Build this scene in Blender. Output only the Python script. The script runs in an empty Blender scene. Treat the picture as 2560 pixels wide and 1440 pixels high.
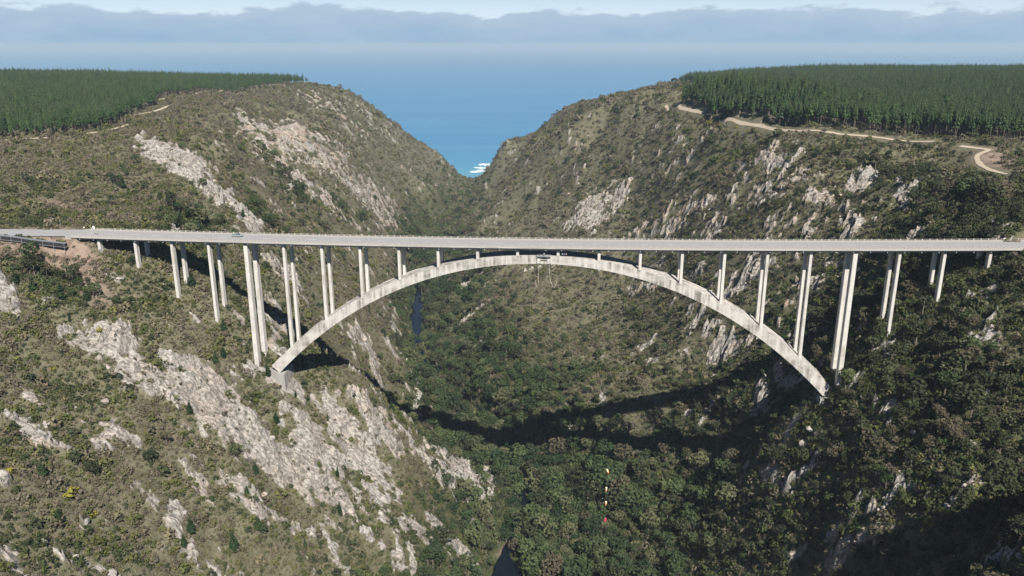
import bpy, bmesh, math, random
import numpy as np
from mathutils import Vector, Matrix
R = math.radians
rng = np.random.default_rng(7)
random.seed(7)
scene = bpy.context.scene

# ------------------------------------------------------------------ camera, sky, sun, exposure
CAM_Z = 300.0
PITCH = 17.0
SUN_EL, SUN_AZ = 44.5, 18.0          # degrees; light travels away from the camera and a little to the left
cam_d = bpy.data.cameras.new('camera'); cam = bpy.data.objects.new('camera', cam_d)
scene.collection.objects.link(cam); scene.camera = cam
cam.location = (0, 0, CAM_Z); cam.rotation_euler = (R(90 - PITCH), 0, 0)
cam_d.sensor_width = 36.0; cam_d.lens = 28.0; cam_d.clip_start = 1.0; cam_d.clip_end = 150000.0

world = bpy.data.worlds.new('World'); scene.world = world; world.use_nodes = True
def build_world():
    nt = world.node_tree; nt.nodes.clear()
    N = nt.nodes.new; Lk = nt.links.new
    out = N('ShaderNodeOutputWorld'); bg = N('ShaderNodeBackground'); bg.inputs['Strength'].default_value = 0.05
    sky = N('ShaderNodeTexSky'); sky.sky_type = 'NISHITA'; sky.sun_disc = False
    sky.sun_elevation = R(SUN_EL); sky.sun_rotation = R(180 - SUN_AZ)
    sky.altitude = 300; sky.air_density = 0.6; sky.dust_density = 0.0; sky.ozone_density = 3.0
    tc = N('ShaderNodeTexCoord'); sep = N('ShaderNodeSeparateXYZ'); Lk(tc.outputs['Generated'], sep.inputs[0])
    # a low bank of sea cloud all along the horizon with a ragged top
    mp = N('ShaderNodeMapping'); mp.inputs['Scale'].default_value = (1, 1, 3.2); Lk(tc.outputs['Generated'], mp.inputs[0])
    n1 = N('ShaderNodeTexNoise'); n1.inputs['Scale'].default_value = 7.0; n1.inputs['Detail'].default_value = 2.0; Lk(mp.outputs[0], n1.inputs[0])
    n2 = N('ShaderNodeTexNoise'); n2.inputs['Scale'].default_value = 34.0; n2.inputs['Detail'].default_value = 6.0; n2.inputs['Roughness'].default_value = 0.62; Lk(mp.outputs[0], n2.inputs[0])
    def math_(op, a, b):
        m = N('ShaderNodeMath'); m.operation = op
        for i, x in enumerate((a, b)):
            if isinstance(x, (int, float)): m.inputs[i].default_value = x
            else: Lk(x, m.inputs[i])
        return m.outputs[0]
    top = math_('ADD', 0.0385, math_('ADD', math_('MULTIPLY', math_('SUBTRACT', n1.outputs[0], 0.5), 0.055), math_('MULTIPLY', math_('SUBTRACT', n2.outputs[0], 0.5), 0.030)))
    d = math_('SUBTRACT', top, sep.outputs[2])
    mr = N('ShaderNodeMapRange'); mr.interpolation_type = 'SMOOTHSTEP'; mr.inputs[1].default_value = -0.0015; mr.inputs[2].default_value = 0.006; Lk(d, mr.inputs[0])
    dm = N('ShaderNodeMapRange'); dm.inputs[1].default_value = 0.0; dm.inputs[2].default_value = 0.05; Lk(d, dm.inputs[0])
    cr = N('ShaderNodeMix'); cr.data_type = 'RGBA'; Lk(dm.outputs[0], cr.inputs[0])
    cr.inputs[6].default_value = (6.2, 7.7, 9.4, 1); cr.inputs[7].default_value = (3.5, 5.9, 8.6, 1)
    veil = N('ShaderNodeMapRange'); veil.interpolation_type = 'SMOOTHSTEP'; veil.inputs[1].default_value = .11; veil.inputs[2].default_value = .01; veil.inputs[3].default_value = 0.0; veil.inputs[4].default_value = .85; Lk(sep.outputs[2], veil.inputs[0])
    vx = N('ShaderNodeMix'); vx.data_type = 'RGBA'; Lk(veil.outputs[0], vx.inputs[0]); Lk(sky.outputs[0], vx.inputs[6]); vx.inputs[7].default_value = (10.2, 12.0, 13.2, 1)
    mx = N('ShaderNodeMix'); mx.data_type = 'RGBA'; Lk(mr.outputs[0], mx.inputs[0]); Lk(vx.outputs[2], mx.inputs[6]); Lk(cr.outputs[2], mx.inputs[7])
    Lk(mx.outputs[2], bg.inputs['Color']); Lk(bg.outputs[0], out.inputs[0])
build_world()

sun_d = bpy.data.lights.new('sun', 'SUN'); sun = bpy.data.objects.new('sun', sun_d); scene.collection.objects.link(sun)
sun_d.energy = 5.0; sun_d.angle = R(0.5); sun_d.color = (1.0, 0.95, 0.87)
sun_dir = Vector((-math.sin(R(SUN_AZ)) * math.cos(R(SUN_EL)), math.cos(R(SUN_AZ)) * math.cos(R(SUN_EL)), -math.sin(R(SUN_EL))))
sun.rotation_euler = sun_dir.to_track_quat('-Z', 'Y').to_euler(); sun.location = (40, -200, 600)
vs = scene.view_settings; vs.view_transform = 'Standard'; vs.look = 'None'; vs.exposure = 0.62; vs.gamma = 1.0; vs.use_curve_mapping = False
scene.cycles.max_bounces = 3; scene.cycles.diffuse_bounces = 1; scene.cycles.glossy_bounces = 2
scene.cycles.transmission_bounces = 2; scene.cycles.volume_bounces = 0; scene.cycles.transparent_max_bounces = 6
scene.cycles.caustics_reflective = False; scene.cycles.caustics_refractive = False
scene.cycles.sample_clamp_indirect = 4.0
scene.cycles.use_adaptive_sampling = True; scene.cycles.adaptive_threshold = 0.02

# ------------------------------------------------------------------ measured tables (world metres)
CTRL=[[-263.4,400.0,206.8],[-252.2,382.0,207.9],[-235.9,352.0,196.2],[-221.9,326.0,185.8],[-210.9,305.0,175.7],[-200.2,285.0,167.1],[-185.7,258.0,155.9],[-172.7,234.0,146.6],[-162.5,215.0,138.7],[-183.4,352.0,176.7],[-177.3,335.0,163.5],[-170.5,317.0,152.1],[-160.4,291.0,137.5],[-150.9,267.0,125.0],[-142.4,246.0,115.4],[-211.3,356.0,191.2],[-152.1,334.0,144.2],[-142.6,303.0,121.1],[-129.9,265.0,101.2],[-126.5,366.0,129.3],[-121.9,347.0,117.0],[-117.9,330.0,105.2],[-113.7,313.0,94.9],[-107.9,290.0,82.4],[-101.4,382.0,110.3],[-96.9,356.0,89.8],[-93.8,339.0,77.8],[-89.6,316.0,62.9],[-84.5,405.0,111.1],[-82.1,384.0,85.5],[-63.3,402.0,75.4],[-59.6,369.0,58.2],[-56.7,343.0,42.6],[-44.5,440.0,54.2],[-41.3,398.0,39.1],[-20.8,458.0,29.6],[-19.9,431.0,17.5],[-18.5,392.0,5.9],[-304.7,470.0,216.1],[-349.2,545.0,224.7],[-392.2,617.0,231.5],[-360.7,745.0,230.0],[-289.5,590.0,218.5],[-250.7,505.0,209.8],[-227.9,455.0,204.7],[-191.3,480.0,199.4],[-205.5,520.0,207.1],[-228.4,585.0,219.1],[-270.6,700.0,227.5],[-367.9,960.0,228.4],[-174.3,500.0,190.0],[-198.1,575.0,197.3],[-231.5,680.0,206.0],[-142.7,470.0,161.5],[-155.0,515.0,164.9],[-175.4,590.0,170.2],[-202.7,690.0,176.8],[-249.7,860.0,181.1],[-337.7,1180.0,194.9],[-435.8,1350.0,218.7],[-399.9,1610.0,226.0],[-167.3,680.0,150.4],[-196.9,810.0,155.3],[-230.7,960.0,167.3],[-305.5,1290.0,185.1],[-133.6,530.0,138.0],[-126.3,495.0,126.6],[-141.5,720.0,118.8],[-174.3,900.0,120.8],[-215.6,1130.0,132.5],[-267.0,1420.0,159.8],[-123.7,620.0,110.4],[-113.2,560.0,103.9],[-305.1,1640.0,197.3],[-125.0,850.0,40.1],[-109.4,735.0,42.6],[-95.3,630.0,43.3],[-146.3,1010.0,45.8],[-179.2,1260.0,62.0],[-213.1,1520.0,89.9],[-238.3,1720.0,130.1],[-134.7,1480.0,43.2],[-161.0,1790.0,65.1],[-48.0,1170.0,42.6],[-40.3,970.0,40.3],[-34.4,815.0,37.3],[-30.0,700.0,35.0],[-27.1,622.0,28.4],[-21.0,1380.0,39.4],[-24.8,1640.0,28.0],[-49.7,1800.0,33.2],[-8.4,1700.0,107.1],[94.5,1600.0,173.0],[205.4,1500.0,211.1],[299.1,1460.0,226.0],[14.3,1420.0,89.5],[40.2,1350.0,153.5],[117.8,1200.0,213.4],[150.9,1100.0,227.5],[191.1,950.0,232.8],[11.7,1150.0,71.0],[9.8,950.0,60.9],[8.7,830.0,46.2],[7.6,715.0,41.5],[6.8,630.0,36.0],[6.3,570.0,27.3],[67.8,1120.0,117.1],[59.6,970.0,91.7],[53.0,850.0,72.5],[48.1,760.0,55.1],[43.7,680.0,42.6],[39.5,605.0,35.8],[33.1,487.0,12.5],[30.9,447.0,7.0],[28.1,397.0,2.1],[125.7,1150.0,169.5],[112.1,1010.0,135.0],[88.7,770.0,73.0],[75.5,640.0,57.7],[68.9,575.0,48.9],[159.0,1000.0,186.6],[145.2,900.0,153.0],[130.4,790.0,109.6],[120.6,720.0,87.8],[110.6,650.0,72.4],[100.6,582.0,62.9],[85.7,480.0,46.9],[80.9,446.0,36.7],[76.9,417.0,26.7],[72.0,381.0,14.1],[203.3,790.0,222.0],[195.2,750.0,196.3],[179.6,680.0,171.6],[164.1,610.0,146.5],[156.6,575.0,130.5],[148.8,538.0,111.6],[141.3,503.0,95.1],[121.1,414.0,68.7],[111.5,372.0,56.2],[104.4,340.0,44.9],[236.0,660.0,226.7],[220.5,610.0,209.6],[208.5,570.0,192.4],[201.2,545.0,180.1],[194.3,520.0,163.6],[186.8,494.0,149.0],[176.7,458.0,126.6],[144.2,365.0,129.8],[136.9,338.0,111.2],[131.2,316.0,92.9],[126.3,297.0,77.2],[251.2,575.0,214.8],[218.5,490.0,192.2],[204.1,448.0,167.9],[170.2,365.0,161.8],[157.6,330.0,146.1],[144.0,292.0,127.6],[134.6,262.0,103.4],[306.7,605.0,231.4],[279.1,545.0,219.2],[227.4,435.0,204.3],[204.0,382.0,187.4],[184.8,338.0,172.0],[170.7,305.0,157.7],[157.3,272.0,139.4],[149.9,254.0,130.2],[145.8,242.0,118.4],[318.3,545.0,230.1],[266.7,450.0,219.6],[225.6,375.0,213.6],[171.2,258.0,147.7],[164.6,244.0,140.1],[326.8,510.0,229.5],[273.1,420.0,220.7],[220.5,330.0,206.3],[209.6,308.0,192.1],[196.7,280.0,169.4],[188.6,262.0,153.7],[180.6,246.0,143.6],[-173.9,403.8,194.1],[-162.8,410.9,185.1],[-156.9,416.5,178.3],[-150.6,432.4,160.7],[-111.7,490.6,93.8],[-101.9,499.4,83.4],[-92.9,512.1,68.8],[-88.7,530.4,48.8],[-62.9,544.1,31.4],[-37.5,557.4,14.7],[31.5,531.5,35.4],[62.2,513.2,52.0],[99.8,490.5,72.7],[123.8,472.8,89.4],[146.3,447.0,114.8],[179.1,405.3,156.2],[186.6,391.9,169.8],[-218.7,390.9,203.0],[-207.2,389.7,200.0],[-188.1,387.6,194.0],[-169.1,385.5,177.0],[-150.0,383.4,167.0],[-130.9,381.3,141.0],[-121.3,380.2,137.0],[151.6,350.3,139.0],[174.5,347.8,172.0],[193.6,345.7,189.5],[212.7,343.6,204.0],[227.9,342.0,212.0],[-217.7,400.1,207.0],[-206.2,398.8,203.0],[-187.1,396.7,197.0],[-168.1,394.6,183.0],[-149.0,392.5,173.0],[-129.9,390.4,146.0],[156.4,359.1,149.0],[175.5,357.0,175.0],[194.6,354.9,192.0],[225.1,351.5,212.0],[-235.0,402.0,209.0],[-300.0,415.0,211.0],[-420.0,430.0,213.0],[-600.0,450.0,216.0],[-330.0,330.0,200.0],[-330.0,200.0,180.0],[-300.0,80.0,170.0],[-420.0,620.0,231.0],[-420.0,800.0,233.0],[-600.0,620.0,236.0],[-600.0,1000.0,240.0],[-480.0,1200.0,236.0],[-700.0,1600.0,230.0],[-480.0,1550.0,231.0],[-1000.0,1000.0,242.0],[-1200.0,1700.0,225.0],[-1000.0,500.0,232.0],[-2200.0,1000.0,240.0],[-2200.0,200.0,240.0],[-900.0,0.0,230.0],[320.0,580.0,234.0],[450.0,560.0,238.0],[330.0,700.0,236.0],[600.0,500.0,242.0],[600.0,900.0,245.0],[400.0,1000.0,240.0],[900.0,1500.0,244.0],[420.0,1400.0,237.0],[600.0,1750.0,238.0],[1200.0,1700.0,242.0],[1200.0,800.0,252.0],[400.0,330.0,230.0],[300.0,330.0,222.0],[600.0,200.0,240.0],[2200.0,1000.0,250.0],[2200.0,200.0,250.0],[900.0,0.0,240.0],[230.0,200.0,190.0],[230.0,60.0,190.0],[185.0,140.0,165.0],[150.0,0.0,120.0],[-170.0,100.0,120.0],[-190.0,0.0,130.0],[-110.0,180.0,70.0],[100.0,180.0,60.0],[-150.0,-200.0,120.0],[180.0,-200.0,130.0],[-500.0,-200.0,215.0],[500.0,-200.0,225.0],[150.0,1240.0,212.0],[165.0,1330.0,192.0],[110.0,1330.0,165.0],[150.0,1420.0,200.0],[100.0,1480.0,172.0],[60.0,1650.0,135.0],[20.0,1700.0,105.0],[312.0,1664.0,222.0],[400.0,1680.0,228.0],[276.0,1600.0,220.0],[350.0,1550.0,229.0],[156.0,1688.0,178.0],[190.0,1600.0,198.0],[-252.0,1780.0,112.0],[-216.0,1810.0,82.0],[-168.0,1840.0,38.0],[-288.0,1745.0,146.0],[-324.0,1720.0,182.0],[500.0,700.0,242.0],[500.0,1100.0,243.0],[700.0,1200.0,245.0],[350.0,850.0,238.0],[330.0,1000.0,238.0],[800.0,1000.0,247.0],[700.0,1600.0,243.0],[350.0,1150.0,238.0],[225.0,1000.0,234.0],[255.0,1150.0,235.0],[300.0,1300.0,236.0],[420.0,1200.0,238.0],[168.0,190.0,186.0],[205.0,188.0,210.0],[240.0,200.0,218.0],[146.0,210.0,140.0],[60.0,-300.0,5.0],[58.8,-225.0,4.8],[57.5,-150.0,4.5],[56.2,-75.0,4.2],[55.0,0.0,4.0],[47.5,75.0,3.5],[40.0,150.0,3.0],[20.0,260.0,2.5],[5.0,350.0,2.0],[-5.0,415.0,2.0],[10.0,467.0,2.0],[5.0,500.0,2.0],[-8.0,549.0,2.0],[-14.0,569.0,2.0],[-45.0,627.0,2.0],[-80.0,706.0,2.0],[-103.0,804.0,1.5],[-116.0,939.0,1.5],[-128.0,1050.0,1.2],[-134.5,1147.5,1.1],[-141.0,1245.0,1.0],[-136.5,1338.5,1.0],[-132.0,1432.0,1.0],[-119.0,1514.3,0.9],[-106.0,1596.7,0.7],[-93.0,1679.0,0.6],[-87.3,1751.0,0.4],[-81.7,1823.0,0.2]]
ROCK=[[-143.9,344.9,35.4,8.8,-1.4,-16.2,1.0,0.15],[-123.5,345.9,29.5,1.5,-3.5,-14.2,1.0,0.15],[-187.2,339.1,22.1,2.9,0.7,-9.8,0.85,0.2],[-86.2,385.1,27.2,-7.8,-5.5,-9.3,0.85,0.1],[-72.2,405.7,17.2,-2.0,-4.0,-11.8,0.9,0.3],[-93.0,354.7,22.7,-1.5,-5.0,-13.2,0.75,0.15],[-33.7,459.5,22.5,5.4,-1.1,-36.2,0.85,0.1],[-16.0,487.0,4.6,-41.6,-3.6,-19.6,1.0,0.1],[-58.2,374.3,24.5,4.9,-3.1,-9.8,0.65,0.1],[-32.2,393.9,17.6,2.4,-3.6,-12.7,0.85,0.2],[-186.7,280.3,9.8,-2.9,0.3,-4.9,1.1,0.3],[-162.1,222.5,5.6,-2.4,-0.1,-2.4,1.0,0.1],[-150.3,244.0,7.7,4.9,0.5,-2.9,0.9,0.2],[-162.5,299.9,10.9,-1.5,-0.2,-4.9,0.6,0.2],[-142.1,288.1,15.2,6.4,0.2,-5.4,0.7,0.2],[-104.4,322.4,13.7,6.9,-1.0,-6.9,0.7,0.1],[-114.8,382.2,10.6,4.4,-1.0,-5.4,0.9,0.2],[-93.1,392.0,17.5,3.9,-2.0,-4.9,0.7,0.2],[-125.9,396.9,5.9,0.0,-1.1,-5.4,1.0,0.7],[-134.4,421.3,13.7,-14.7,1.5,-20.1,0.75,0.3],[-142.6,394.9,4.1,-1.5,-1.2,-4.9,0.6,0.3],[-223.5,335.1,10.1,-9.8,-1.2,-5.9,0.8,0.0],[-24.4,423.3,14.2,0.5,-2.1,-5.4,0.7,0.1],[-74.7,375.3,38.1,0.0,-8.7,-20.6,0.55,0.15],[-57.6,350.8,23.6,1.0,-4.6,-12.2,0.5,0.15],[-128.3,312.6,22.3,6.4,-1.1,-9.3,0.5,0.2],[-54.9,426.2,25.8,13.7,-2.9,-17.1,0.6,0.2],[-157.0,250.9,14.3,4.4,0.9,-5.9,0.45,0.2],[-102.5,366.5,22.4,1.5,-4.1,-12.2,0.8,0.2],[-112.1,342.0,19.0,1.5,-2.7,-9.3,0.65,0.2],[-238.2,573.2,52.2,-51.4,9.6,-34.8,1.1,0.1],[-174.4,515.4,13.8,-13.2,2.7,-22.5,0.9,0.1],[-263.7,1001.3,55.6,83.3,27.2,-155.3,0.85,0.6],[-291.4,919.0,64.5,-97.0,3.7,-36.2,0.8,0.6],[-203.5,1057.1,42.2,166.5,12.5,-108.2,0.85,0.6],[-315.5,1427.4,79.0,-28.9,12.3,-103.3,0.6,0.6],[-272.9,1580.2,54.9,-13.2,-1.7,-43.6,0.6,0.5],[-179.6,1098.2,26.4,100.4,5.3,-79.8,0.75,0.6],[-144.3,492.9,13.5,2.0,2.0,-26.9,0.75,0.2],[-115.6,541.8,13.1,14.7,-1.7,-18.6,0.6,0.2],[-100.8,548.7,6.1,-15.2,-2.6,-8.3,0.8,0.2],[-208.4,794.6,59.2,-2.9,11.6,-68.1,0.6,0.5],[-235.0,1066.9,43.5,14.2,6.7,-74.4,0.6,0.6],[-77.6,592.8,9.4,-45.1,1.1,-33.3,0.7,0.2],[-111.1,708.4,9.9,-21.6,-1.0,-21.6,0.7,0.1],[-134.2,435.1,13.2,-17.1,0.9,-16.2,0.7,0.3],[94.7,927.8,28.3,8.8,6.3,-49.0,1.0,0.2],[120.1,909.2,22.6,3.9,4.7,-30.9,0.9,0.3],[71.7,932.7,15.0,12.2,4.8,-27.4,0.9,0.1],[169.5,723.1,9.9,-34.3,-1.5,-18.1,1.0,1.0],[213.3,655.5,12.2,-21.6,-4.6,-26.4,0.8,0.3],[218.2,558.5,14.6,-3.9,-2.0,-17.1,0.8,0.5],[246.0,561.4,15.1,3.9,-3.0,-12.2,1.0,0.3],[218.1,535.0,2.3,-22.5,-3.9,-4.9,0.8,0.8],[245.1,493.8,10.1,1.5,-5.6,-17.6,0.8,0.2],[217.4,599.6,8.6,-8.8,-2.3,-12.7,0.6,0.6],[167.9,553.6,16.6,-6.9,1.9,-17.1,1.0,0.1],[204.7,487.0,5.5,-10.3,-1.1,-6.9,0.8,0.3],[137.6,562.4,10.0,15.7,1.6,-7.3,1.1,0.1],[143.8,514.4,10.5,-5.4,0.0,-14.2,1.1,0.2],[159.1,494.8,12.0,-9.8,-0.4,-8.3,0.9,0.3],[168.3,453.7,10.5,18.1,-1.8,-12.2,0.8,0.4],[152.7,412.5,-1.4,-35.3,-3.6,-2.9,0.9,0.4],[144.4,418.4,-2.5,-20.6,-2.8,5.4,1.0,0.1],[118.6,705.4,21.2,-47.5,-1.6,-14.7,0.7,0.4],[182.7,487.0,11.4,-7.8,0.3,-6.4,0.6,0.8],[65.2,529.1,1.2,-10.3,-2.3,-0.5,1.1,0.0],[145.9,768.1,29.3,-67.6,-1.2,-32.8,0.72,0.6],[131.6,931.7,36.4,-32.3,3.1,-57.3,0.5,0.4],[201.4,545.7,20.8,-32.8,-2.8,-19.6,0.5,0.4],[197.3,629.0,26.5,-34.3,-3.1,-34.3,0.55,0.4],[222.2,499.7,11.8,-24.0,-4.3,-15.7,0.5,0.4],[193.8,487.0,10.9,-15.2,-0.6,-11.3,0.6,0.4],[211.0,461.5,5.5,-12.7,-2.0,-10.8,0.5,0.3],[169.0,659.4,12.0,-29.9,-1.7,-26.9,0.6,0.4],[70.4,1173.7,22.9,-4.4,3.3,-9.3,0.4,0.3],[129.4,345.9,2.3,-16.7,-1.8,1.0,1.1,0.1],[136.0,334.2,7.9,-11.3,0.0,-2.4,0.9,0.2],[153.1,282.2,1.4,-5.9,-1.4,-0.5,0.9,0.1],[143.7,270.5,4.6,-6.9,-0.5,-3.4,1.0,0.6],[137.4,278.3,3.1,-6.4,-0.3,-2.4,0.9,0.6],[135.4,292.0,1.9,-6.4,-0.2,-2.4,0.8,0.1],[127.7,307.7,3.4,-3.4,0.4,-3.4,0.8,0.2],[162.8,253.8,8.3,1.0,0.1,-1.5,0.8,0.5],[149.9,208.8,0.8,-5.4,-0.7,-2.0,0.9,0.0],[144.1,341.0,2.2,-8.8,-1.1,-1.5,0.5,0.2],[160.0,323.4,0.4,-7.3,-1.3,0.0,0.5,0.0],[143.1,288.1,5.3,-20.1,-1.3,-2.9,0.6,0.2],[155.5,267.5,9.3,-6.4,-0.7,-4.4,0.6,0.3],[142.5,330.2,4.2,-17.1,-1.6,-2.0,0.55,0.2],[171.0,272.4,8.6,-2.4,-0.8,-3.4,0.5,0.2],[161.7,300.9,3.9,-8.3,-1.4,-3.4,0.5,0.1],[189.8,289.1,7.0,-3.4,-0.9,-2.9,0.5,0.2],[127.0,329.3,6.6,-11.3,0.1,-3.9,0.55,0.2]]
SOIL=[[-259.9,459.5,24.3,-7.3,4.8,-10.3,1.0,0.0],[-228.4,376.3,21.4,-1.5,2.3,-6.9,0.9,0.0],[-203.3,370.4,14.4,-7.8,-0.1,-6.4,0.8,0.0],[-199.2,360.6,12.3,-3.9,0.1,-4.9,0.7,0.0],[-214.7,383.1,7.8,-0.5,1.1,-3.9,1.0,0.0],[317.2,519.3,6.1,-20.6,-14.7,-24.5,1.0,0.0],[-52.5,637.8,12.7,-33.3,-2.2,-3.9,0.6,0.0],[-2.5,430.2,7.5,12.7,2.1,-1.5,0.9,0.0],[-73.9,719.1,10.9,-35.8,-2.5,-2.9,0.5,0.0]]
FOREST=[[180.3,327.3,12.6,-71.5,-29.6,-48.0,0.75,0.0],[218.8,361.6,-0.8,-42.1,-16.2,-23.0,1.0,0.0],[251.5,441.9,0.1,-61.2,-15.9,-27.4,1.0,0.0],[157.7,330.2,5.2,-76.9,-9.4,-7.3,0.7,0.0],[56.8,451.7,56.2,-70.0,-17.2,-43.6,1.0,0.0],[108.0,401.8,15.1,-48.5,-17.7,-17.6,0.8,0.0],[-52.8,757.3,41.0,-181.7,-24.3,-9.3,1.0,0.0],[-33.2,605.5,35.4,-80.3,-13.1,-18.6,0.9,0.0],[184.8,400.8,-11.0,-54.4,-10.8,-11.3,0.8,0.0],[-218.4,359.6,16.4,-0.5,2.6,-8.3,0.9,0.0],[-182.7,442.9,7.1,15.2,7.0,-21.6,0.6,0.0],[261.1,565.3,14.4,-43.1,-8.4,-17.6,0.7,0.0],[212.1,708.4,6.8,-49.0,-4.8,-14.2,0.5,0.0],[-178.5,545.7,9.2,30.4,5.8,-26.0,0.5,0.0],[-184.2,840.6,21.6,12.2,1.0,-26.4,0.5,0.0],[-24.2,417.4,14.5,-8.3,-7.2,-15.7,0.8,0.0],[-187.7,469.3,17.6,9.3,3.7,-14.2,0.7,0.0],[50.8,507.5,39.1,-42.1,-4.2,-13.7,0.7,0.0],[144.5,254.8,8.4,-40.2,-3.1,-4.9,0.45,0.0],[-198.0,725.0,62.9,-83.3,1.8,-19.1,0.55,0.0],[-234.7,794.6,52.6,-103.8,12.6,-53.4,0.5,0.0],[-172.4,840.6,15.7,107.8,0.6,-20.6,0.5,0.0],[-201.8,604.5,22.3,-16.2,2.5,-14.7,0.4,0.0],[-168.0,1170.7,21.1,52.9,0.9,-45.1,0.45,0.0]]
CLEAR=[[-98,800,17],[-104,770,14],[-108,860,17],[-112,925,17],[-5,400,10],[-6,385,11],[-5,415,9]]
TREES=[[-218.8,347.9,9,"c"],[-227.2,348.9,8,"c"],[-208.1,350.8,9,"c"],[-200.1,356.7,8,"c"],[-250.2,509.5,9,"c"],[-243.6,501.7,6,"c"],[-189.9,447.8,11,"c"],[-192.4,445.8,8,"c"],[-165.4,393.9,9,"c"],[-190.6,385.1,6,"b"],[-118.5,292.0,10,"c"],[-132.7,285.2,8,"c"],[-132.9,278.3,6,"c"],[-112.3,306.7,7,"c"],[-119.3,315.5,5,"c"],[-124.9,377.3,12,"s"],[-122.2,381.2,6,"s"],[-146.6,381.2,7,"c"],[-118.4,362.6,7,"c"],[-161.5,247.0,7,"c"],[-172.6,259.7,7,"c"],[-151.0,296.9,8,"b"],[-162.1,274.4,9,"b"],[-149.7,310.7,7,"b"],[-126.5,327.3,8,"b"],[-119.6,330.2,7,"c"],[-86.3,348.9,9,"s"],[-89.9,364.5,8,"s"],[-112.4,379.2,6,"s"],[-107.4,383.1,6,"s"],[-97.9,384.1,6,"s"],[-69.5,522.2,12,"d"],[96.4,452.7,14,"d"],[73.1,423.3,12,"d"],[-174.3,507.5,8,"c"],[-177.0,540.9,8,"c"],[-169.2,531.1,9,"c"],[-163.3,546.7,8,"c"],[-143.7,369.4,7,"c"],[-145.7,363.5,7,"c"],[-209.2,715.2,8,"s"],[-199.3,702.5,7,"s"],[-190.1,699.5,8,"s"],[-220.2,730.9,7,"s"],[-180.8,695.6,8,"s"],[-171.1,697.6,8,"s"],[-232.5,749.5,6,"s"],[-248.3,1563.5,8,"c"],[-246.1,1601.7,7,"c"],[-237.5,1623.3,7,"c"],[-369.4,1275.5,6,"c"],[-337.1,1305.9,8,"c"],[-227.9,1068.8,7,"s"],[-211.6,1106.1,7,"s"],[-179.0,1304.9,8,"s"],[-142.6,1662.5,8,"c"],[-137.1,1698.7,8,"c"],[-149.8,1650.7,8,"c"],[-131.6,1741.8,7,"c"],[-188.1,1434.2,7,"s"],[170.4,576.1,7,"b"],[58.0,1152.1,6,"b"],[92.5,1015.0,7,"b"],[86.3,999.3,6,"b"],[-41.5,1641.9,7,"b"]]
FLOWER=[[-231.6,440.9,2.3],[-163.5,259.7,3.0],[-178.3,250.9,1.8],[-212.1,342.0,1.3],[-174.0,391.0,1.2],[-156.7,308.7,1.5],[-374.9,808.3,2.2],[-373.1,813.2,2.0],[-362.1,801.4,1.8],[-61.7,767.1,2.4],[-196.8,316.5,1.4],[-187.8,341.0,1.6],[-381.2,826.9,1.6],[-156.5,259.7,1.6],[208.2,852.4,3.0],[205.4,815.1,2.6],[203.9,792.6,2.6],[201.7,840.6,2.4],[218.4,746.6,2.5],[222.3,741.7,2.2],[213.1,769.1,1.8],[-136.1,391.0,1.4]]
TRACKS=[[[-385.9,606.5],[-373.5,616.3],[-360.1,625.1]],[[-342.7,642.7],[-334.0,654.5],[-327.4,668.2],[-327.3,683.9],[-331.2,699.5]],[[-392.2,842.6],[-389.7,870.0],[-390.5,897.4],[-392.8,919.0],[-395.1,941.5]],[[-424.3,978.7],[-429.7,1045.3],[-461.5,1210.9],[-485.1,1380.3],[-465.4,1446.0],[-434.3,1537.1]],[[195.3,1033.6],[192.8,934.6],[204.4,903.3],[209.2,885.7]],[[210.5,797.5],[217.1,771.1],[228.3,744.6],[242.2,679.0],[260.2,639.8],[283.8,621.2],[310.9,589.8]],[[315.4,565.3],[320.7,554.6],[326.1,544.8],[318.5,542.8],[312.5,538.9],[307.6,528.1],[301.9,513.4],[297.7,495.8],[297.8,479.1]],[[360.9,1584.1],[336.2,1493.0],[287.6,1264.8]]]
PLANT_L=[[-388.9,611.4],[-367.9,628.0],[-346.7,647.6],[-331.1,676.0],[-374.0,773.0],[-393.3,840.6],[-399.7,909.2],[-406.3,935.6],[-424.3,978.7],[-456.2,1152.1],[-468,1300],[-438,1450],[-405,1600]]
PLANT_R=[[344.2,1519.4],[241.1,1078.6],[194.0,941.5],[210.2,890.6],[214.8,792.6],[230.3,752.4],[246.4,691.7],[263.8,649.6],[288.3,632.0],[311.5,615.3],[326.4,586.9],[343.4,566.3],[355.4,558.5]]
RIVER=[[60,-300,5],[55,0,4],[40,150,3],[20,260,2.5],[5,350,2],[-5,415,2],[10,467,2],[5,500,2],[-8,549,2],[-14,569,2],[-45,627,2],[-80,706,2],[-103,804,1.5],[-116,939,1.5],[-128,1050,1.2],[-141,1245,1],[-132,1432,1],[-93,1679,0.6],[-76,1895,0]]


# bridge frame: k counts pier bays from the left abutment, o is the offset across the deck (minus = this side)
BX, BY, TH, BAY = -16.37, 368.74, 0.1092, 19.2
TX, TY = math.cos(TH), -math.sin(TH); NX, NY = math.sin(TH), math.cos(TH)
HALF = 4.6                                   # near column line to the deck axis
def deck_z(k): return CAM_Z - 91.9 + .2188 * (k - 10) + .01723 * (k - 10) ** 2     # soffit edge
def bridge_xy(k, o): return (BX + (k - 10) * BAY * TX + (o + HALF) * NX, BY + (k - 10) * BAY * TY + (o + HALF) * NY)

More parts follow.
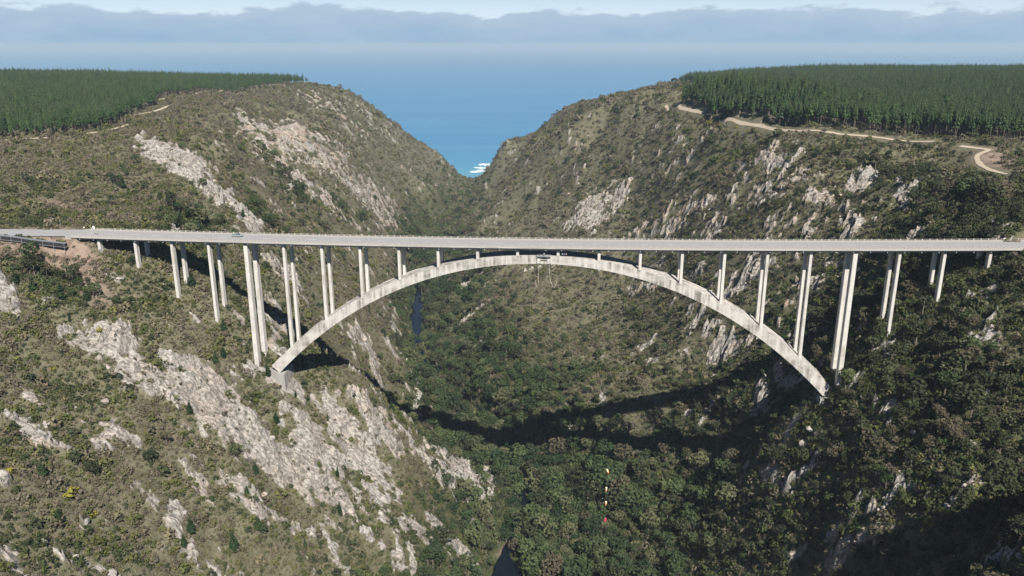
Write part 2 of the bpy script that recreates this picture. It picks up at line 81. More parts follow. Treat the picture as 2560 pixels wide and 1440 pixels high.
# ------------------------------------------------------------------ noise
def _hash(ix, iy, s):
    h = (ix.astype(np.int64) * 374761393 + iy.astype(np.int64) * 668265263 + s * 1442695041) & 0xFFFFFFFF
    h = ((h ^ (h >> 13)) * 1274126177) & 0xFFFFFFFF
    return ((h ^ (h >> 16)) & 0xFFFF) / 65535.0
def perlin(x, y, s=0):
    x = np.asarray(x, float); y = np.asarray(y, float)
    ix = np.floor(x); iy = np.floor(y); fx = x - ix; fy = y - iy
    ux = fx * fx * fx * (fx * (fx * 6 - 15) + 10); uy = fy * fy * fy * (fy * (fy * 6 - 15) + 10)
    def g(dx, dy):
        a = _hash(ix + dx, iy + dy, s) * 2 * np.pi
        return np.cos(a) * (fx - dx) + np.sin(a) * (fy - dy)
    return 1.41 * ((g(0, 0) * (1 - ux) + g(1, 0) * ux) * (1 - uy) + (g(0, 1) * (1 - ux) + g(1, 1) * ux) * uy)
def fbm(x, y, s=0, o=4, gain=.5):
    t = 0; a = 1; n = 0
    for i in range(o):
        t = t + a * perlin(x * 2 ** i, y * 2 ** i, s + i * 17); n += a; a *= gain
    return t / n
def sstep(a, b, x):
    t = np.clip((x - a) / (b - a), 0, 1); return t * t * (3 - 2 * t)

# ------------------------------------------------------------------ terrain heights
C_ = np.array(CTRL)
def tps():
    S = 1 / 500.
    d = np.hypot(C_[:, None, 0] - C_[None, :, 0], C_[:, None, 1] - C_[None, :, 1]) * S
    K = np.where(d > 0, d * d * np.log(d + 1e-12), 0) + 2e-4 * np.eye(len(C_))
    Q = np.c_[np.ones(len(C_)), C_[:, :2] * S]
    return np.linalg.solve(np.block([[K, Q], [Q.T, np.zeros((3, 3))]]), np.r_[C_[:, 2], np.zeros(3)])
W_ = tps()
def base_h(x, y):
    S = 1 / 500.; out = np.empty(len(x))
    for i in range(0, len(x), 20000):
        a = x[i:i + 20000]; b = y[i:i + 20000]
        d2 = ((a[:, None] - C_[None, :, 0]) ** 2 + (b[:, None] - C_[None, :, 1]) ** 2) * (S * S) + 1e-20
        out[i:i + 20000] = .5 * (d2 * np.log(d2)) @ W_[:-3] + W_[-3] + W_[-2] * a * S + W_[-1] * b * S
    return out
def axis(segs):
    v = []
    for a, b, st in segs: v += list(np.linspace(a, b, max(2, int(round((b - a) / st)) + 1))[:-1])
    return np.array(v + [segs[-1][1]])
GX = axis([(-2800, -1000, 60), (-1000, -520, 13), (-520, -260, 4.5), (-260, -235, 1.5), (-235, 10, 1.05), (10, 270, 1.5), (270, 520, 4.5), (520, 1000, 13), (1000, 2800, 60)])
GY = axis([(-320, 130, 18), (130, 225, 1.5), (225, 475, 1.05), (475, 600, 1.6), (600, 1000, 2.5), (1000, 2000, 5), (2000, 2300, 30)])
MX, MY = np.meshgrid(GX, GY)
fx, fy = MX.ravel(), MY.ravel()
# smooth base evaluated coarsely, then refined
def coarse_base():
    cx = axis([(-2800, -1000, 100), (-1000, -300, 16), (-300, 300, 5), (300, 1000, 16), (1000, 2800, 100)])
    cy = axis([(-320, 130, 20), (130, 700, 5), (700, 2300, 12)])
    X, Y = np.meshgrid(cx, cy); return cx, cy, base_h(X.ravel(), Y.ravel()).reshape(X.shape)
_cx, _cy, _cz = coarse_base()
def bilin(gx, gy, gz, x, y):
    x = np.clip(x, gx[0], gx[-1] - 1e-6); y = np.clip(y, gy[0], gy[-1] - 1e-6)
    i = np.clip(np.searchsorted(gx, x, 'right') - 1, 0, len(gx) - 2); j = np.clip(np.searchsorted(gy, y, 'right') - 1, 0, len(gy) - 2)
    a = (x - gx[i]) / (gx[i + 1] - gx[i]); b = (y - gy[j]) / (gy[j + 1] - gy[j])
    return (gz[j, i] * (1 - a) + gz[j, i + 1] * a) * (1 - b) + (gz[j + 1, i] * (1 - a) + gz[j + 1, i + 1] * a) * b
Z0 = bilin(_cx, _cy, _cz, fx, fy)

def seg_dist(x, y, pl):
    d = np.full(len(x), 1e9); z = np.zeros(len(x))
    for a, b in zip(pl[:-1], pl[1:]):
        ax, ay = a[0], a[1]; vx, vy = b[0] - ax, b[1] - ay; L2 = vx * vx + vy * vy + 1e-9
        t = np.clip(((x - ax) * vx + (y - ay) * vy) / L2, 0, 1)
        q = np.hypot(x - ax - t * vx, y - ay - t * vy); m = q < d
        d = np.where(m, q, d)
        if len(a) > 2: z = np.where(m, a[2] + t * (b[2] - a[2]), z)
    return d, z
def patch_field(x, y, table, power=1.0, tint=False):
    m = np.zeros(len(x)); tt = np.zeros(len(x)); ws = np.full(len(x), 1e-6)
    for p in table:
        det = p[2] * p[5] - p[3] * p[4]
        if abs(det) < 1e-3: continue
        rad = 2.4 * (math.hypot(p[2], p[3]) + math.hypot(p[4], p[5]))
        sel = np.nonzero((np.abs(x - p[0]) < rad) & (np.abs(y - p[1]) < rad))[0]
        if not len(sel): continue
        dx = x[sel] - p[0]; dy = y[sel] - p[1]
        a = (dx * p[5] - dy * p[4]) / det; b = (dy * p[2] - dx * p[3]) / det
        g = p[6] * np.exp(-.9 * (a * a + b * b) ** 1.3)
        m[sel] = np.maximum(m[sel], g)
        if tint: tt[sel] += g * p[7]; ws[sel] += g
    return (m, tt / ws) if tint else m

river_d, river_z = seg_dist(fx, fy, RIVER)
grad_y, grad_x = np.gradient(Z0.reshape(MX.shape), GY, GX)
slope0 = np.hypot(grad_x, grad_y).ravel()
plateau = 1 - sstep(.10, .32, slope0)
side = np.where(fx < -60 + 0.03 * fy, 0.0, 1.0)
# rock ribs run down the slopes: along / across the bedding on either bank
def ribs(x, y, left):
    dx, dy = (.93, .37) if left else (.80, .60)
    al = x * dx + y * dy; ac = -x * dy + y * dx
    ac = ac + 5 * perlin(x / 38, y / 38, 91) + 1.6 * perlin(x / 11, y / 11, 92)
    s = ac / 6.2; n = np.floor(s); saw = s - n                       # tilted slabs, each with its own broken length
    s2 = ac / 2.3 + .7 * perlin(al / 9, ac / 9, 95); n2 = np.floor(s2); saw2 = s2 - n2
    amp = .55 + .9 * perlin(al / 17, n * 7.3, 31) + .35 * perlin(al / 5, n * 3.1 + 4, 33)
    amp2 = .5 + .9 * perlin(al / 6, n2 * 5.7, 35)
    cut = _hash(np.floor(al / 7 + 9 * _hash(n, n * 0, 3)), n, 5)     # blocks along each slab
    r1 = np.clip(amp, 0, 1.5) * np.minimum(saw * 1.15, (1 - saw) * 6)
    r2 = np.clip(amp2, 0, 1.3) * np.minimum(saw2 * 1.2, (1 - saw2) * 5)
    return r1, r2, cut
lr = ribs(fx, fy, True); rr = ribs(fx, fy, False)
wl = sstep(-40, 40, fx + 60 - .03 * fy)
r1 = lr[0] * (1 - wl) + rr[0] * wl; r2 = lr[1] * (1 - wl) + rr[1] * wl; slab = np.where(wl < .5, lr[2], rr[2])
pm, tint = patch_field(fx, fy, ROCK, tint=True)
soil_m = patch_field(fx, fy, SOIL)
broad = fbm(fx / 55, fy / 55, 3, 4); mid = fbm(fx / 16, fy / 16, 5, 4); fine = fbm(fx / 5, fy / 5, 9, 3)
pmf = pm * (1 - .22 * sstep(650, 800, fy))
rock = sstep(.32, .56, pmf * 1.15 + ((r1 - .35) * .42 + (r2 - .35) * .22 + (slab - .5) * .22) * np.minimum(1, pmf * 4) + (fine * .70 + mid * .50) * np.minimum(1, pmf * 3) - .13)
scatter_rock = sstep(.20, .34, mid + .35 * fine + .25 * (r2 - .3)) * sstep(.3, .6, slope0) * sstep(-.25, .20, broad + .15 * (1 - wl) + .22 * wl * sstep(440, 520, fy) * sstep(1000, 800, fy)) * sstep(12, 40, river_d)
rock = np.maximum(rock, .85 * scatter_rock)
detail = (1 - plateau) * (broad * 7.0 + mid * 2.4) + plateau * broad * 2.0 + fine * .35
track_d = np.full(len(fx), 1e9)
for pl in TRACKS: track_d = np.minimum(track_d, seg_dist(fx, fy, pl)[0])
gully = (np.abs(perlin(fx / 85, fy / 85, 141)) - .22) * -15 * (1 - plateau) * sstep(25, 90, np.abs((fx - BX) * NX + (fy - BY) * NY)) * sstep(10, 60, river_d) * sstep(1500, 1200, fy)
detail = (detail + gully) * sstep(3, 16, track_d) * (1 - .55 * sstep(1050, 1450, fy))
craggy = rock * sstep(3, 10, track_d) * (r1 * 6.0 + r2 * 2.8 + (slab - .5) * 3.4 + fine * 1.6 - 1.4)
# quieter ground where the bridge stands
bl = ((fx - BX) * TX + (fy - BY) * TY) / BAY + 10; bo = (fx - BX) * NX + (fy - BY) * NY - HALF
near_bridge = np.exp(-(np.maximum(0, np.abs(bo) - 7) / 9) ** 2) * ((bl > -1.5) & (bl < 24.5))
Z = Z0 + (detail + craggy) * (1 - .75 * near_bridge)
# river bed
rw_ = 2.5 * sstep(1150, 1000, fy) +  8 * np.exp(-((fy - 392) / 26) ** 2) + 7 * np.exp(-((fy - 870) / 75) ** 2)
k_ = sstep(rw_ * .9, rw_ + 16, river_d); Z = np.where(river_d < 60, (river_z - 2.2 + 6 * sstep(1000, 1150, fy)) * (1 - k_) + np.maximum(Z, river_z + .4 + .12 * river_d) * k_, np.maximum(Z, 5.0 + 0 * Z))
# coast: the plateau breaks off to the sea
coast = 1850 + 60 * perlin(fx / 260, fx * 0 + .5, 77) - 130 * sstep(250, 900, np.abs(fx)) 
sc_ = sstep(0, 1, (fy - coast) / 130 + .25 * perlin(fx / 60, fy / 60, 12)); Z = Z * (1 - sc_) + -25 * sc_
# the road shelf behind each abutment stays level
def shelf(Z, kk0, kk1, zroad, w):
    m = sstep(w + 12, w, np.abs(bo)) * ((bl > kk0) & (bl < kk1)); return Z * (1 - m) + zroad * m
ZG = Z.reshape(MX.shape)
def height(x, y): return bilin(GX, GY, ZG, np.asarray(x, float), np.asarray(y, float))
# level the ground under the approach roads
ROAD_L = [(bridge_xy(-.66, 0)[0], bridge_xy(-.66, 0)[1]), (-262, 396.5), (-330, 401), (-420, 412), (-560, 440)]
ROAD_R = [(bridge_xy(23.3, 0)[0], bridge_xy(23.3, 0)[1]), (290, 337), (350, 327), (460, 305)]
ZRL = deck_z(-.66) + .62; ZRR = deck_z(23.3) + .62
for pl, zr in ((ROAD_L, ZRL), (ROAD_R, ZRR)):
    d, _ = seg_dist(fx, fy, pl); m = 1 - sstep(8.3, 15, d); Z = Z * (1 - m) + (zr - .35) * m; rock = rock * (1 - m); soil_m = np.maximum(soil_m, .7 * m)
WALK = [(-330, 387.5, 212.6), (-290, 384.6, 212.2), (-262, 382.6, 211.2), (-245, 381.8, 209.6), (-232, 381.4, 207.8), (-219.5, 381.4, 206.4)]
wd_, wz_ = seg_dist(fx, fy, WALK); m = 1 - sstep(2.5, 8, wd_); Z = np.where(m > 0, np.minimum(Z, Z * (1 - m) + (wz_ - 2.9) * m), Z); m = (1 - sstep(6, 30, wd_ + 8 * fine)) * (bo < -8) * (fx > -330); soil_m = np.maximum(soil_m, .95 * m)
# keep the ground below the soffit along the bridge
cap = deck_z(np.clip(bl, -1, 23)) - 2.6
under = sstep(13, 8.5, np.abs(bo)) * ((bl > -.55) & (bl < 22.45)); Z = np.where(under > 0, np.minimum(Z, Z * (1 - under) + np.minimum(Z, cap) * under), Z)
ZG = Z.reshape(MX.shape)
RG = rock.reshape(MX.shape); SG = soil_m.reshape(MX.shape)

# ------------------------------------------------------------------ helpers
def link(o, parent=None):
    scene.collection.objects.link(o)
    if parent is not None: o.parent = parent
    return o
def tag(o, label=None, cat=None, group=None, kind=None):
    if label: o['label'] = label
    if cat: o['category'] = cat
    if group: o['group'] = group
    if kind: o['kind'] = kind
    return o
def empty(name, loc=(0, 0, 0), rz=0.0, scale=1.0):
    o = bpy.data.objects.new(name, None); o.location = loc; o.rotation_euler = (0, 0, rz); o.scale = (scale,) * 3
    o.empty_display_size = .5
    return link(o)
class MB:
    """collects boxes, tubes and faces into one mesh"""
    def __init__(s): s.v = []; s.f = []; s.m = []
    def face(s, pts, mi=0):
        b = len(s.v); s.v += [tuple(p) for p in pts]; s.f.append(tuple(range(b, b + len(pts)))); s.m.append(mi); return s
    def grid(s, rows, closed=False, mi=0):
        b = len(s.v); n = len(rows[0])
        for r in rows: s.v += [tuple(p) for p in r]
        for i in range(len(rows) - 1):
            for j in range(n if closed else n - 1):
                j2 = (j + 1) % n
                s.f.append((b + i * n + j, b + i * n + j2, b + (i + 1) * n + j2, b + (i + 1) * n + j)); s.m.append(mi)
        return s
    def hexa(s, p, mi=0):
        b = len(s.v); s.v += [tuple(q) for q in p]
        for f in ((3, 2, 1, 0), (4, 5, 6, 7), (0, 1, 5, 4), (1, 2, 6, 5), (2, 3, 7, 6), (3, 0, 4, 7)): s.f.append(tuple(b + i for i in f)); s.m.append(mi)
        return s
    def box(s, c, d, mi=0):
        x, y, z = c; a, b, h = d[0] / 2, d[1] / 2, d[2] / 2
        return s.hexa([(x - a, y - b, z - h), (x + a, y - b, z - h), (x + a, y + b, z - h), (x - a, y + b, z - h), (x - a, y - b, z + h), (x + a, y - b, z + h), (x + a, y + b, z + h), (x - a, y + b, z + h)], mi)
    def tube(s, pts, r, n=6, mi=0, cap=True):
        pts = [Vector(p) for p in pts]; rows = []
        rs = r if isinstance(r, (list, tuple)) else [r] * len(pts)
        for i, p in enumerate(pts):
            d = (pts[min(i + 1, len(pts) - 1)] - pts[max(i - 1, 0)]).normalized()
            u = d.orthogonal().normalized() if abs(d.z) < .99 else Vector((1, 0, 0)); u = (u - d * u.dot(d)).normalized(); w = d.cross(u)
            rows.append([p + (u * math.cos(6.28318 * j / n) + w * math.sin(6.28318 * j / n)) * rs[i] for j in range(n)])
        s.grid(rows, True, mi)
        if cap: s.face(list(reversed(rows[0])), mi); s.face(rows[-1], mi)
        return s
    def mesh(s, name, mats, smooth=False):
        me = bpy.data.meshes.new(name); me.from_pydata(s.v, [], s.f)
        for m in (mats if isinstance(mats, (list, tuple)) else [mats]): me.materials.append(m)
        if any(s.m): me.polygons.foreach_set('material_index', s.m)
        if smooth: me.polygons.foreach_set('use_smooth', [True] * len(s.f))
        me.update(); return me
    def obj(s, name, mats, parent=None, smooth=False):
        return link(bpy.data.objects.new(name, s.mesh(name, mats, smooth)), parent)

# ------------------------------------------------------------------ materials
class NT:
    def __init__(s, name):
        s.m = bpy.data.materials.new(name); s.m.use_nodes = True; s.t = s.m.node_tree; s.t.nodes.clear()
        s.out = s.n('ShaderNodeOutputMaterial'); s.b = s.n('ShaderNodeBsdfPrincipled'); s.l(s.b.outputs[0], s.out.inputs[0])
        s.b.inputs['Roughness'].default_value = .9; s.b.inputs['Specular IOR Level'].default_value = .25
    def n(s, t): return s.t.nodes.new(t)
    def l(s, a, b): s.t.links.new(a, b)
    def pos(s, scale=(1, 1, 1), obj=False):
        if obj: o = s.n('ShaderNodeTexCoord').outputs['Object']
        else: o = s.n('ShaderNodeNewGeometry').outputs['Position']
        mp = s.n('ShaderNodeMapping'); mp.inputs['Scale'].default_value = scale; s.l(o, mp.inputs[0]); return mp.outputs[0]
    def noise(s, vec, scale, detail=4, rough=.55, dist=0):
        n = s.n('ShaderNodeTexNoise'); n.inputs['Scale'].default_value = scale; n.inputs['Detail'].default_value = detail; n.inputs['Roughness'].default_value = rough; n.inputs['Distortion'].default_value = dist
        if vec is not None: s.l(vec, n.inputs['Vector'])
        return n.outputs[0]
    def ramp(s, fac, stops, interp='LINEAR'):
        r = s.n('ShaderNodeValToRGB'); r.color_ramp.interpolation = interp; e = r.color_ramp.elements
        while len(e) < len(stops): e.new(.5)
        for i, (p, c) in enumerate(stops): e[i].position = p; e[i].color = (*c, 1) if len(c) == 3 else c
        s.l(fac, r.inputs[0]); return r.outputs[0]
    def mix(s, fac, a, b, mode='MIX'):
        m = s.n('ShaderNodeMix'); m.data_type = 'RGBA'; m.blend_type = mode
        for i, x in ((0, fac), (6, a), (7, b)):
            if hasattr(x, 'is_output'): s.l(x, m.inputs[i])
            elif i == 0: m.inputs[0].default_value = x
            else: m.inputs[i].default_value = (*x, 1)
        return m.outputs[2]
    def math(s, op, a, b=0, c=None):
        m = s.n('ShaderNodeMath'); m.operation = op
        for i, x in enumerate((a, b)):
            if hasattr(x, 'is_output'): s.l(x, m.inputs[i])
            else: m.inputs[i].default_value = x
        return m.outputs[0]
    def attr(s, name): a = s.n('ShaderNodeAttribute'); a.attribute_name = name; return a.outputs['Fac']
    def bump(s, h, strength=.5, dist=.3):
        b = s.n('ShaderNodeBump'); b.inputs['Strength'].default_value = strength; b.inputs['Distance'].default_value = dist; s.l(h, b.inputs['Height']); s.l(b.outputs[0], s.b.inputs['Normal'])
    def col(s, c):
        if hasattr(c, 'is_output'): s.l(c, s.b.inputs['Base Color'])
        else: s.b.inputs['Base Color'].default_value = (*c, 1)
        return s
    def set(s, **k):
        for a, v in k.items(): s.b.inputs[a.replace('_', ' ')].default_value = v
        return s
def plain(name, c, rough=.8, metal=0, var=.12, scale=3.0):
    t = NT(name); n = t.noise(t.pos(obj=True), scale, 3)
    t.col(t.mix(n, tuple(x * (1 - var) for x in c), tuple(min(1, x * (1 + var)) for x in c))); t.b.inputs['Roughness'].default_value = rough; t.b.inputs['Metallic'].default_value = metal
    return t.m
def concrete(name, c, stain=.5, vertical=True):
    t = NT(name); p = t.pos((1, 1, 1), True)
    st = t.noise(t.pos((.55, .55, .05) if vertical else (.08, .5, .5), True), 1.0, 5, .6)
    blot = t.noise(t.pos((.06, .3, .16) if vertical else (.03, .3, .3), True), 1.0, 5, .65)
    base = t.mix(t.noise(p, .35, 4), tuple(x * .88 for x in c), tuple(min(1, x * 1.08) for x in c))
    dark = t.mix(t.math('MULTIPLY', t.ramp(st, [(.40, (0, 0, 0)), (.60, (1, 1, 1))]), t.ramp(blot, [(.38, (.12, .12, .12)), (.58, (1, 1, 1))])), base, tuple(x * (1 - stain) * m for x, m in zip(c, (1.02, .97, .92))))
    sx = t.n('ShaderNodeSeparateXYZ'); t.l(t.n('ShaderNodeTexCoord').outputs['Object'], sx.inputs[0])
    fr = t.math('FRACT', t.math('DIVIDE', sx.outputs[2 if vertical else 0], 4.8)); dark = t.mix(t.math('MULTIPLY', t.ramp(fr, [(.0, (1, 1, 1)), (.045, (0, 0, 0))]), .22), dark, (.16, .15, .135))
    t.col(dark); t.set(Roughness=.85); t.bump(t.noise(p, 3.0, 3), .15, .05); return t.m

def make_ground_material():
    t = NT('hillside'); p = t.pos()
    rk = t.attr('rock'); so = t.attr('soil'); ti = t.attr('tint'); gr = t.attr('green')
    n_m = t.noise(p, .16, 3, .6); n_f = t.noise(p, .9, 3, .65); n_ff = t.noise(p, 3.0, 1)
    scrub = t.mix(t.ramp(n_m, [(.36, (0, 0, 0)), (.62, (1, 1, 1))]), (.080, .074, .042), (.160, .140, .095))
    scrub = t.mix(t.ramp(n_f, [(.42, (0, 0, 0)), (.60, (1, 1, 1))]), scrub, (.105, .108, .058))
    scrub = t.mix(t.math('MULTIPLY', t.ramp(n_ff, [(.5, (0, 0, 0)), (.7, (1, 1, 1))]), .5), scrub, (.27, .235, .18))
    greeny = t.mix(n_f, (.030, .042, .016), (.075, .080, .032))
    scrub = t.mix(gr, scrub, greeny)
    soil = t.mix(n_f, (.21, .150, .120), (.34, .265, .205))
    soil = t.mix(t.ramp(n_m, [(.45, (0, 0, 0)), (.6, (1, 1, 1))]), soil, (.15, .105, .085))
    c = t.mix(so, scrub, soil)
    # rock: pale quartzite with grey lichen, ochre staining and dark joints
    rp = t.pos((1, 1, .45)); mpn = rp.node; mpn.inputs['Rotation'].default_value = (0, 0, R(-24)); mpn.inputs['Scale'].default_value = (.35, 1.0, .40)
    r_n = t.noise(rp, .32, 4, .62, .4); r_f = t.noise(rp, 1.1, 4, .68, .6)
    rc = t.mix(r_n, (.25, .237, .218), (.47, .44, .39))
    rc = t.mix(t.math('MULTIPLY', t.attr('slab'), .55), rc, (.47, .455, .42)); rc = t.mix(t.ramp(t.attr('slab'), [(.05, (.6, .6, .6)), (.3, (0, 0, 0))]), rc, (.22, .205, .19))
    och = t.ramp(t.noise(rp, .10, 4, .6), [(.40, (0, 0, 0)), (.62, (1, 1, 1))])
    rc = t.mix(t.math('MULTIPLY', och, t.math('ADD', t.math('MULTIPLY', ti, .75), .12)), rc, (.40, .25, .155))
    v = t.n('ShaderNodeTexVoronoi'); v.feature = 'DISTANCE_TO_EDGE'; v.inputs['Scale'].default_value = .34
    wp = t.n('ShaderNodeMix'); wp.data_type = 'VECTOR'; wp.inputs[0].default_value = .12; t.l(rp, wp.inputs[4])
    nz = t.n('ShaderNodeTexNoise'); nz.inputs['Scale'].default_value = .5; t.l(rp, nz.inputs['Vector'])
    vm = t.n('ShaderNodeVectorMath'); vm.operation = 'SCALE'; vm.inputs['Scale'].default_value = 20; t.l(nz.outputs['Color'], vm.inputs[0]); t.l(vm.outputs[0], wp.inputs[5])
    t.l(wp.outputs[1], v.inputs['Vector'])
    joint = t.ramp(v.outputs[0], [(.0, (1, 1, 1)), (.10, (0, 0, 0))])
    rc = t.mix(t.math('MULTIPLY', joint, .5), rc, (.11, .10, .09))
    rc = t.mix(t.ramp(r_f, [(.44, (0, 0, 0)), (.60, (.9, .9, .9))]), rc, (.125, .118, .105))
    edge = t.ramp(t.math('ADD', rk, t.math('MULTIPLY', t.math('SUBTRACT', n_f, .5), .9)), [(.38, (0, 0, 0)), (.56, (1, 1, 1))])
    c = t.mix(edge, c, rc)
    t.col(c); t.set(Roughness=.95)
    t.bump(t.math('ADD', t.math('MULTIPLY', n_f, .7), t.math('MULTIPLY', r_f, .6)), .9, .9)
    return t.m
M = {}
M['ground'] = make_ground_material()
M['concrete'] = concrete('concrete', (.60, .58, .54), .32)
M['arch_concrete'] = concrete('weathered_concrete', (.54, .515, .475), .66)
M['block_concrete'] = concrete('block_concrete', (.34, .33, .31), .4)
M['deck_concrete'] = concrete('deck_concrete', (.46, .44, .41), .35, False)
M['parapet'] = plain('parapet_concrete', (.36, .34, .31), .85)
M['post'] = plain('post_concrete', (.44, .42, .39), .8)
M['white'] = plain('white_paint', (.78, .78, .76), .6)
M['steel'] = plain('galvanised_steel', (.42, .44, .45), .45, .6)
M['dark'] = plain('dark_mesh', (.025, .027, .028), .8)
def asphalt():
    t = NT('asphalt'); p = t.pos((.05, 1.1, 1), True)
    c = t.mix(t.noise(p, 1.0, 4), (.27, .27, .275), (.345, .345, .35)); c = t.mix(t.noise(t.pos(obj=True), 5, 3), c, (.31, .305, .30)); t.col(c); t.set(Roughness=.9); return t.m
M['asphalt'] = asphalt()
M['track'] = plain('sandy_track', (.44, .365, .28), .95, 0, .2, .4)

def foliage(name, dark, light, third=None, trans=.0):
    t = NT(name); oi = t.n('ShaderNodeObjectInfo')
    c = t.mix(oi.outputs['Random'], dark, light)
    n = t.noise(t.pos(obj=True), 1.2, 2); c = t.mix(t.math('MULTIPLY', n, .55), c, tuple(x * .55 for x in dark))
    if third:
        r = t.ramp(t.math('FRACT', t.math('MULTIPLY', oi.outputs['Random'], 7.31)), [(.66, (0, 0, 0)), (.80, (1, 1, 1))]); c = t.mix(r, c, third)
    t.col(c); t.set(Roughness=.75, Specular_IOR_Level=.15); return t.m
M['olive'] = foliage('olive_fynbos', (.076, .088, .028), (.160, .162, .056), (.170, .145, .088))
M['brown'] = foliage('brown_fynbos', (.115, .098, .066), (.205, .175, .125), (.125, .122, .062))
M['shrub_green'] = foliage('green_shrub', (.040, .056, .020), (.095, .110, .040))
M['leaf'] = foliage('forest_leaf', (.024, .044, .019), (.090, .120, .048), (.095, .100, .050))
M['leaf_dark'] = foliage('bush_leaf_dark', (.030, .040, .020), (.066, .078, .036), (.085, .074, .046))
M['pine'] = foliage('pine_needles', (.018, .038, .015), (.044, .072, .028))
M['plantation'] = foliage('plantation_needles', (.030, .066, .026), (.095, .152, .052), (.048, .078, .030))
M['flower'] = foliage('yellow_flowers', (.20, .19, .03), (.32, .28, .045))
M['bark'] = plain('bark', (.15, .125, .10), .95, 0, .3, 1.0)
M['dead'] = plain('dead_wood', (.33, .30, .27), .95, 0, .2, 1.0)

# ------------------------------------------------------------------ ground
def build_ground():
    ny, nx = MX.shape
    me = bpy.data.meshes.new('terrain')
    idx = np.arange(nx * ny).reshape(ny, nx)
    q = np.stack([idx[:-1, :-1], idx[:-1, 1:], idx[1:, 1:], idx[1:, :-1]], -1).reshape(-1, 4)
    # sideways crumple on rock so that the crags overhang a little
    jx = rock * (perlin(fx / 5, fy / 5 + Z / 6, 61) * 1.3); jy = rock * (perlin(fx / 5 + 9, fy / 5 - Z / 6, 63) * 1.3)
    fine_grid = (np.abs(fx) < 258) & (fy > 135) & (fy < 990)
    co = np.stack([fx + jx * fine_grid, fy + jy * fine_grid, Z], -1)
    me.vertices.add(len(co)); me.vertices.foreach_set('co', co.ravel())
    me.loops.add(q.size); me.loops.foreach_set('vertex_index', q.ravel())
    me.polygons.add(len(q)); me.polygons.foreach_set('loop_start', np.arange(0, q.size, 4)); me.polygons.foreach_set('loop_total', np.full(len(q), 4))
    me.update(); me.validate()
    wood = forest_field(fx, fy)
    for nm, a in (('slab', slab), ('rock', rock), ('soil', np.clip(soil_m * 1.2 - .15, 0, 1)), ('tint', tint), ('green', np.clip(wood * 1.1, 0, 1))):
        at = me.attributes.new(nm, 'FLOAT', 'POINT'); at.data.foreach_set('value', a.astype(np.float32))
    me.polygons.foreach_set('use_smooth', rock[q].mean(1) < .35)
    me.materials.append(M['ground'])
    o = link(bpy.data.objects.new('terrain', me)); tag(o, kind='structure'); o['label'] = 'steep rocky gorge slopes and flat plateaus above the sea'
    return o
rdG = river_d.reshape(MX.shape)
def forest_field(x, y):
    z = height(x, y); f = patch_field(x, y, FOREST)
    rd = bilin(GX, GY, rdG, x, y)
    low = sstep(75, 15, z) * sstep(135, 40, rd) * sstep(2300, 900, y)
    n = fbm(x / 30, y / 30, 201, 3)
    f = np.maximum(f, low * .95)
    right = sstep(-20, 110, x) * sstep(560, 430, y)
    f = np.maximum(f, .45 * right)
    return np.clip(f + n * .35 * (f > .05), 0, 1)
terrain = build_ground()

def ribbon(name, pl, w, mat, lift, zfun=None, cat=None, label=None, kind='structure', step=4.0, wob=0.0):
    pts = []
    for a, b in zip(pl[:-1], pl[1:]):
        n = max(1, int(math.hypot(b[0] - a[0], b[1] - a[1]) / step))
        for j in range(n): pts.append([a[i] + (b[i] - a[i]) * j / n for i in range(len(a))])
    pts.append(list(pl[-1])); P = np.array(pts)
    for _ in range(3): P[1:-1, :2] = .25 * P[:-2, :2] + .5 * P[1:-1, :2] + .25 * P[2:, :2]
    rows = []
    for i, p in enumerate(P):
        d = P[min(i + 1, len(P) - 1), :2] - P[max(0, i - 1), :2]; d = d / (np.hypot(*d) + 1e-9); nrm = np.array([-d[1], d[0]])
        ww = (w(p) if callable(w) else w) * (1 + wob * math.sin(i * 1.7) * .5 + wob * math.sin(i * .63 + 1))
        row = []
        for s in (-1, -.5, 0, .5, 1):
            q = p[:2] + nrm * s * ww / 2
            row.append((q[0], q[1], (zfun(p) if zfun else float(height([q[0]], [q[1]])[0])) + lift))
        rows.append(row)
    mb = MB(); mb.grid(rows); o = mb.obj(name, mat, None, True); tag(o, label, cat, kind=kind); return o

# ------------------------------------------------------------------ sea, river, surf
def sea_mat():
    t = NT('sea_water'); p = t.pos((1, 1, 1))
    sx = t.n('ShaderNodeSeparateXYZ'); t.l(t.n('ShaderNodeNewGeometry').outputs['Position'], sx.inputs[0])
    off = t.math('DIVIDE', t.math('SUBTRACT', t.math('ADD', sx.outputs[1], t.math('MULTIPLY', t.noise(t.pos((.004, .008, 1)), 1, 3), 160)), 1900), 700)
    c = t.ramp(off, [(.0, (.20, .44, .45)), (.25, (.075, .33, .38)), (.55, (.042, .23, .38)), (1.0, (.038, .19, .36))])
    c = t.mix(t.ramp(t.noise(t.pos((.0012, .010, 1)), 1, 5, .6), [(.40, (0, 0, 0)), (.62, (1, 1, 1))]), c, (.055, .23, .41))
    c = t.mix(t.math('MULTIPLY', t.ramp(t.noise(t.pos((.0005, .0032, 1)), 1, 6, .7), [(.42, (0, 0, 0)), (.62, (1, 1, 1))]), .55), c, (.085, .27, .43))
    t.col(c); t.set(Roughness=.30, Specular_IOR_Level=.5)
    w = t.math('ADD', t.noise(t.pos((.012, .045, 1)), 1, 5, .6), t.math('MULTIPLY', t.noise(t.pos((.08, .2, 1)), 1, 3), .4)); t.bump(w, .5, 4.0)
    return t.m
M['sea'] = sea_mat()
def river_mat():
    t = NT('river_water'); t.col((.005, .008, .013)); t.set(Roughness=.05, Specular_IOR_Level=.28); t.bump(t.noise(t.pos(), .8, 3), .04, .1); return t.m
M['river'] = river_mat()
mb = MB(); ys = [1560, 1900, 2300, 3000, 5000, 9000, 18000, 40000]; xs = [-40000, -9000, -3000, -1000, 0, 1000, 3000, 9000, 40000]
